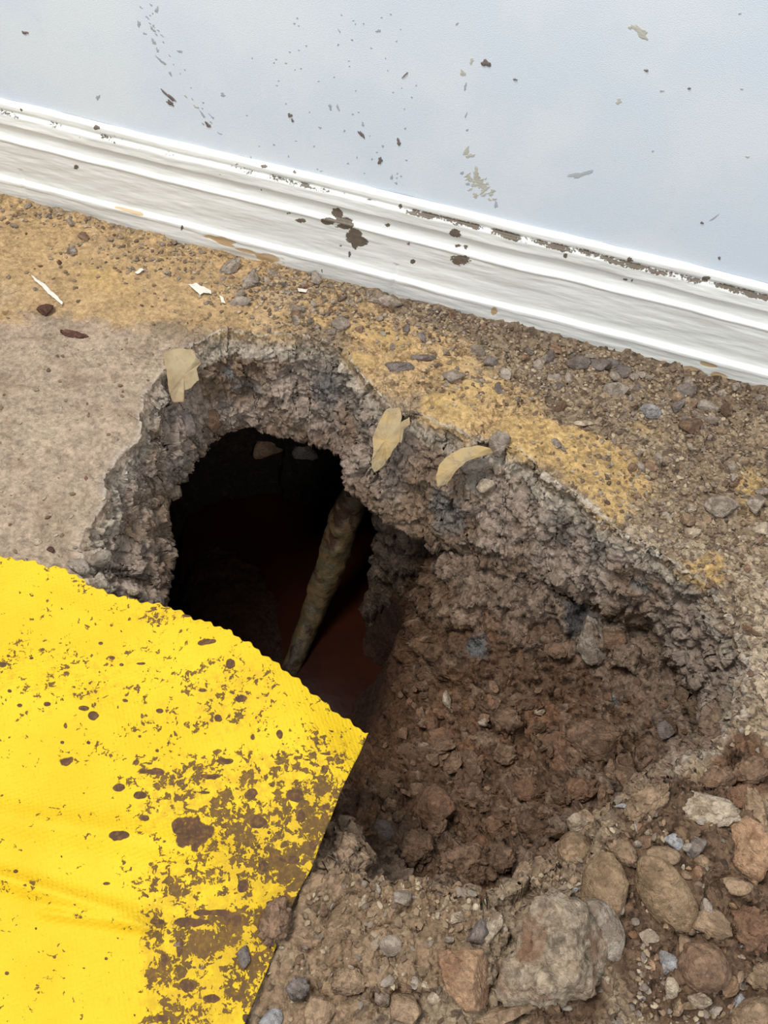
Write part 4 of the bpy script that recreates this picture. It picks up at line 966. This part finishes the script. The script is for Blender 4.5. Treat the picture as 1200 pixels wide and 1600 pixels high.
# ---------------------------------------------------------------- torn flakes of floor adhesive hanging at the rim
def flake(outline, bend, label, name, cat, mat, thick=0.0016, lift=0.004):
    """outline: (px,py,z) loop read in the photo on the flake's own depth; filled as a fan of rings and thickened"""
    import bmesh
    L = np.array([P(a, b, c) for a, b, c in outline]); n = 90
    Lc = []
    K = len(L)
    for i in range(n):
        t = i*K/n; k = int(t); f = t-k; Lc.append(L[k % K]*(1-f)+L[(k+1) % K]*f)
    Lc = np.array(Lc); c = Lc.mean(0); v = CP-c; v /= np.linalg.norm(v)
    Lc += 0.0012*np.stack([fbm(Lc, 160, 2, 60+k) for k in range(3)], 1)
    rings = 22; Vf = np.concatenate([c+(Lc-c)*(k/rings) for k in range(rings+1)])
    ax = np.linalg.svd(Lc-c)[2]; um = (Vf-c)@ax[1]; ul = (Vf-c)@ax[0]; um /= np.abs(um).max(); ul /= np.abs(ul).max()
    Vf += v*(bend*(1-um**2)+bend*0.6*(1-ul**2))[:, None]+v*(0.0030*fbm(Vf, 45, 3, 66)+0.0012*fbm(Vf, 160, 3, 67))[:, None]+v*lift
    m = len(Vf); Vb = Vf-v*thick
    top = grid_faces(rings+1, n, True); bot = top[:, ::-1]+m
    e = rings*n; side = np.array([[e+i, e+(i+1) % n, e+(i+1) % n+m, e+i+m] for i in range(n)])
    o = link(name, make_mesh(name, np.concatenate([Vf, Vb]), np.concatenate([top, bot, side])), mat); tag(o, label, cat); return o
def mat_flake(name, a, b):
    s = NT(name); p = s.pos()
    c = s.mix(s.ramp(s.noise(p, 45, 5, .6), .35, .65), tuple(srgb(*a)), tuple(srgb(*b)))
    c = s.mix(s.ramp(s.noise(p, 130, 3, .6, 1.0), .6, .66, 0, .5), c, tuple(srgb(140, 114, 82)))
    return s.out(c, .85, s.bump(s.noise(p, 180, 4), .0012, .8), .2)
mf1 = mat_flake('tan_adhesive_skin', (160, 144, 114), (146, 126, 96)); mf2 = mat_flake('yellow_adhesive_skin', (172, 146, 100), (160, 142, 110))
flake([(255, 552, .002), (275, 545, .002), (300, 546, .0), (306, 558, -.003), (315, 566, -.01), (307, 576, -.012), (311, 594, -.02), (298, 606, -.02), (288, 610, -.025), (287, 628, -.03), (271, 629, -.03), (264, 612, -.02), (261, 590, -.01)],
      .003, 'torn tan flake of old adhesive drooping over the upper left rim of the hole', 'adhesive_flake', 'flake', mf1)
flake([(604, 640, .002), (624, 637, .002), (628, 650, -.002), (625, 690, -.02), (612, 708, -.03), (600, 728, -.045), (585, 738, -.05), (580, 730, -.045), (583, 705, -.03), (582, 685, -.025), (590, 662, -.01)],
      .004, 'narrow pale tan flake of adhesive hanging down the slab face, middle of the far rim', 'adhesive_flake', 'flake', mf2)
flake([(626, 660, -.004), (640, 652, -.001), (641, 664, -.004), (630, 668, -.008), (627, 692, -.02), (622, 690, -.02)],
      .001, 'small grey sliver beside the narrow hanging flake', 'adhesive_flake', 'flake', mf1)
flake([(680, 748, -.03), (686, 726, -.02), (700, 712, -.01), (722, 700, -.004), (745, 696, .002), (766, 700, .002), (770, 708, -.003), (748, 712, -.006), (728, 722, -.012), (712, 736, -.02), (698, 756, -.032), (684, 760, -.035)],
      .004, 'curled yellow-tan flake of adhesive arching off the far rim, right of the narrow one', 'adhesive_flake', 'flake', mf2)
mw = mat_plain('white_paint', (205, 200, 188), .6, .0004, 500)
flake([(294, 444, .001), (306, 442, .001), (330, 454, .001), (331, 459, .001), (318, 457, .001), (312, 460, .001)], .0008, 'white paint flake on the ochre floor, largest of the white ones', 'paint_flake', 'flake', mw, .001, .003)
flake([(342, 462, .001), (349, 464, .001), (352, 474, .001), (346, 472, .001)], .0005, 'small white paint flake right of the largest white one', 'paint_flake', 'flake', mw, .001, .003)
flake([(210, 424, .001), (222, 419, .001), (224, 422, .001), (213, 428, .001)], .0005, 'small white paint flake left of the largest white one', 'paint_flake', 'flake', mw, .001, .003)
flake([(464, 450, .001), (480, 452, .001), (478, 457, .001), (466, 456, .001)], .0005, 'small white paint flake near the skirting, right of the grey stone pair', 'paint_flake', 'flake', mw, .001, .003)
flake([(48, 430, .001), (62, 438, .001), (82, 455, .001), (98, 472, .001), (97, 477, .001), (80, 462, .001), (60, 444, .001)], .0006, 'long curved white paint strand on the ochre floor at left', 'paint_flake', 'flake', mw, .0008, .003)

# ---------------------------------------------------------------- yellow cloth
def build_cloth():
    topE = [(-620, 770), (-400, 810), (-200, 842), (-60, 866), (0, 872), (45, 877), (72, 886), (100, 889), (130, 908), (165, 925), (200, 935), (240, 944), (268, 949), (300, 964), (345, 985), (385, 1012), (420, 1035), (460, 1062), (500, 1092), (545, 1120), (577, 1136)]
    rgtE = [(577, 1136), (562, 1172), (545, 1208), (530, 1240), (520, 1268), (505, 1310), (488, 1352), (468, 1390), (450, 1425), (436, 1465), (420, 1510), (400, 1555), (380, 1602), (350, 1690), (310, 1800), (260, 1950), (200, 2120)]
    def dens(pts_, n):
        pts_ = np.array([P(a, b, 0.010)[:2] for a, b in pts_]); s = np.r_[0, np.cumsum(np.linalg.norm(np.diff(pts_, axis=0), axis=1))]
        t = np.linspace(0, s[-1], n); K = 60
        raw = np.stack([np.interp(t, s, pts_[:, 0]), np.interp(t, s, pts_[:, 1])], 1)
        ker = np.hanning(9); ker /= ker.sum()
        sm = np.stack([np.convolve(np.pad(raw[:, k], 4, mode='reflect', reflect_type='odd'), ker, 'valid') for k in (0, 1)], 1)
        return sm, t
    T_, tu = dens(topE, 640); R_, tv = dens(rgtE, 520)
    # pinked (wavy) selvedge along the upper edge
    n2 = np.gradient(T_, axis=0); n2 = np.stack([-n2[:, 1], n2[:, 0]], 1); n2 /= np.linalg.norm(n2, axis=1)[:, None]
    if n2[:, 1].mean() < 0: n2 = -n2
    p3 = np.column_stack([tu, tu*0, tu*0])
    wav = 0.0011*np.sin(2*np.pi*tu/0.0265+2*fbm(p3, 9, 2, 5))+0.0010*np.sin(2*np.pi*tu/0.011)+0.0014*fbm(p3, 40, 3, 6)
    rw = 0.0012*fbm(np.column_stack([tv, tv*0, tv*0]), 30, 3, 9)
    fade = np.exp(-tv/0.006)
    G = T_[None]+(R_-R_[0])[:, None]+(n2*wav[:, None])[None]*fade[:, None, None]
    G = G+np.array([1.0, 0.2])*rw[:, None, None]
    Vc = np.concatenate([G, np.zeros((*G.shape[:2], 1))], 2).reshape(-1, 3)
    px, py = to_px(np.column_stack([Vc[:, :2], np.full(len(Vc), .01)]))
    z = 0.0085+0.0035*fbm(Vc*np.array([1, 1.6, 0]), 5, 2, 31)
    # soft ridges: across the middle left, and one before the free corner
    def ridge(ax, ay, bx, by, w, h):
        d = np.array([bx-ax, by-ay], float); L = np.linalg.norm(d); d /= L
        u = (px-ax)*d[0]+(py-ay)*d[1]; v = -(px-ax)*d[1]+(py-ay)*d[0]
        return h*np.exp(-(v/w)**2)*sst(-0.1*L, 0.15*L, u)*(1-sst(0.8*L, 1.15*L, u))
    z += ridge(-100, 1260, 380, 1340, 26, .007)+ridge(-60, 1355, 230, 1440, 16, .008)+ridge(60, 1425, 240, 1450, 9, .005)+ridge(-80, 1060, 200, 1130, 40, .006)+ridge(60, 930, 180, 980, 20, .002)
    z += ridge(330, 960, 560, 1230, 60, .012)+ridge(390, 1130, 500, 1330, 34, .005)
    dc = np.hypot(px-577, py-1136); z += -0.016*np.exp(-(dc/90)**2)
    z += 0.0006*fbm(Vc, 60, 3, 33)+0.0013*fbm(Vc*np.array([1, 1, 0]), 22, 2, 35)
    z += 0.010*np.exp(-((px-430)/60)**2-((py-1445)/60)**2)*0
    Vc[:, 2] = z
    # never below the floor
    gh = ground_h(Vc[:, 0], Vc[:, 1]); Vc[:, 2] = np.maximum(Vc[:, 2], gh+0.0035-0.02*np.exp(-(dc/120)**2))
    # mud: heavy zones and single blots
    zn = np.zeros(len(Vc))
    for (a, b, c, d, k) in [(440, 1330, 120, 90, .50), (350, 1470, 110, 60, .52), (300, 1560, 80, 70, .44), (260, 1240, 120, 60, .36), (420, 1230, 110, 60, .36), (360, 1090, 70, 60, .27), (120, 1060, 170, 60, .17), (500, 1290, 40, 70, .62), (260, 1400, 60, 60, .36), (520, 1190, 60, 50, .30),
                            (370, 1530, 70, 60, .44), (240, 1480, 22, 90, .52), (230, 1100, 120, 60, .14), (470, 1380, 40, 50, .55), (260, 960, 60, 15, .3)]:
        zn = np.maximum(zn, k*np.exp(-((px-a)/c)**4*0.7-((py-b)/d)**4*0.7))
    zn *= sst(150, 262, px+0.25*(1300-py)*0+40*fbm(Vc, 14, 3, 44))*(py > 1130)+(py <= 1130)
    bl = np.full(len(Vc), -1.0); e = fbm(Vc, 75, 3, 48); e2 = fbm(Vc, 180, 3, 49)
    B = [(101, 1191, 22, 17), (300, 1304, 48, 40), (150, 1122, 14, 10), (133, 1109, 12, 7), (103, 1136, 8, 9), (392, 1240, 20, 13), (407, 1284, 22, 15), (232, 1205, 32, 13), (212, 1190, 11, 9), (325, 1212, 26, 9), (352, 1188, 26, 7), (187, 1308, 20, 11),
         (325, 1009, 20, 6), (316, 1080, 17, 6), (340, 1121, 13, 9), (248, 1110, 9, 5), (218, 1242, 16, 8), (320, 1237, 26, 6), (185, 1230, 14, 8), (330, 1425, 46, 9), (368, 1436, 22, 18), (310, 1440, 34, 8), (245, 1440, 24, 12), (290, 1440, 28, 12), (462, 1245, 22, 13), (508, 1205, 8, 11), (360, 1045, 14, 12),
         (378, 1094, 18, 12), (76, 1104, 8, 5), (18, 1083, 6, 4.5), (32, 1104, 8, 4.5), (220, 1036, 14, 4), (190, 1038, 6, 4), (175, 1028, 6, 4), (412, 1355, 14, 16), (455, 1342, 24, 9), (157, 1005, 6, 4), (50, 1028, 8, 5), (67, 1014, 7, 5), (13, 1025, 5, 4), (5, 1040, 7, 6), (404, 1322, 5, 6), (228, 1278, 9, 7),
         (395, 1155, 7, 8), (438, 1152, 7, 10), (245, 1172, 8, 7), (138, 1160, 6, 4), (97, 1160, 5, 4), (218, 1150, 5, 4), (166, 1380, 12, 4), (25, 1362, 6, 6), (96, 1338, 4, 5), (165, 1497, 5, 4), (242, 1202, 16, 8), (510, 1260, 12, 12), (262, 1160, 4, 3), (195, 1095, 8, 5), (155, 1055, 5, 3),
         (280, 1480, 12, 26), (255, 1500, 10, 20), (290, 1540, 18, 14), (330, 1560, 20, 12), (385, 1590, 16, 14), (250, 1590, 20, 10), (470, 1275, 14, 18), (490, 1320, 14, 20), (243, 952, 8, 4), (247, 978, 5, 3), (290, 962, 14, 4), (232, 972, 5, 4), (508, 1180, 20, 4), (480, 1190, 14, 4), (424, 1228, 6, 4), (420, 1300, 6, 5), (518, 1142, 5, 3), (495, 1163, 6, 4), (380, 1385, 12, 16), (230, 1400, 5, 5),
         (10, 1520, 5, 4), (130, 1512, 4, 3), (55, 1450, 3, 3), (183, 1465, 4, 3)]
    for (a, b, c, d) in B:
        q = np.sqrt(((px-a)/c)**2+((py-b)/d)**2); mk = q < 2.5
        bl[mk] = np.maximum(bl[mk], (1.05-q[mk]+0.55*e[mk]+0.30*e2[mk]))
    me = make_mesh('cloth', Vc, grid_faces(*G.shape[:2]), {'zone': zn, 'blot': bl})
    s = NT('yellow_cloth_with_mud'); p = s.pos()
    yel = s.mix(s.ramp(s.noise(p, 12, 3), .3, .7), tuple(srgb(219, 182, 30)), tuple(srgb(210, 172, 20)))
    film = s.ramp(s.math('ADD', s.noise(p, 130, 5, .7), s.math('MULTIPLY', s.attr('zone'), 0.62)), .58, .84, 0, .75)
    yel = s.mix(film, yel, tuple(srgb(186, 150, 30)))
    t1 = s.math('ADD', s.attr('zone'), s.ramp(s.noise(p, 200, 4, .66, .6), .25, .75, -.46, .46)); t1 = s.math('ADD', t1, s.ramp(s.noise(p, 62, 3, .6), .3, .7, -.30, .30))
    f1 = s.ramp(t1, .44, .50)
    f2 = s.ramp(s.attr('blot'), .42, .5)
    f = s.math('MAXIMUM', s.math('MULTIPLY', f1, .92), f2)
    mud = s.mix(s.ramp(s.noise(p, 55, 4, .6), .35, .65), tuple(srgb(92, 66, 46)), tuple(srgb(76, 56, 43)))
    mud = s.mix(s.ramp(s.noise(p, 300, 3), .45, .7, 0, .4), mud, tuple(srgb(140, 104, 48)))
    col = s.mix(f, yel, mud)
    # weave
    sp = s.new('ShaderNodeSeparateXYZ', _in={0: p}); rot = s.math('ADD', s.math('MULTIPLY', sp.outputs[0], .8), s.math('MULTIPLY', sp.outputs[1], .6))
    rot2 = s.math('SUBTRACT', s.math('MULTIPLY', sp.outputs[1], .8), s.math('MULTIPLY', sp.outputs[0], .6))
    wv = s.math('ADD', s.math('SINE', s.math('MULTIPLY', rot, 2*math.pi/0.0034)), s.math('SINE', s.math('MULTIPLY', rot2, 2*math.pi/0.0034)))
    h = s.math('ADD', s.math('MULTIPLY', wv, .09), s.math('MULTIPLY', s.noise(p, 420, 3, .6), 1.1)); h = s.math('ADD', h, s.math('MULTIPLY', f, .9))
    m = s.out(col, s.ramp(f, 0, 1, .62, .9), s.bump(h, .0010, .8), .25)
    o = link('yellow_cloth', me, m); tag(o, 'bright yellow cloth with wavy edge, splashed with brown mud, laid over the hole', 'cloth')
    md = o.modifiers.new('thickness', 'SOLIDIFY'); md.thickness = 0.0012; md.offset = 1
    return me
cloth_me = build_cloth()
BV = bvh_of(cloth_me)
rock(383, 1496, 28, 32, 30, 'angular', 'slate', 'small blue-grey stone shard lying on the mud-smeared cloth', 'stone', 'stone', thick=.5, sink=.1)
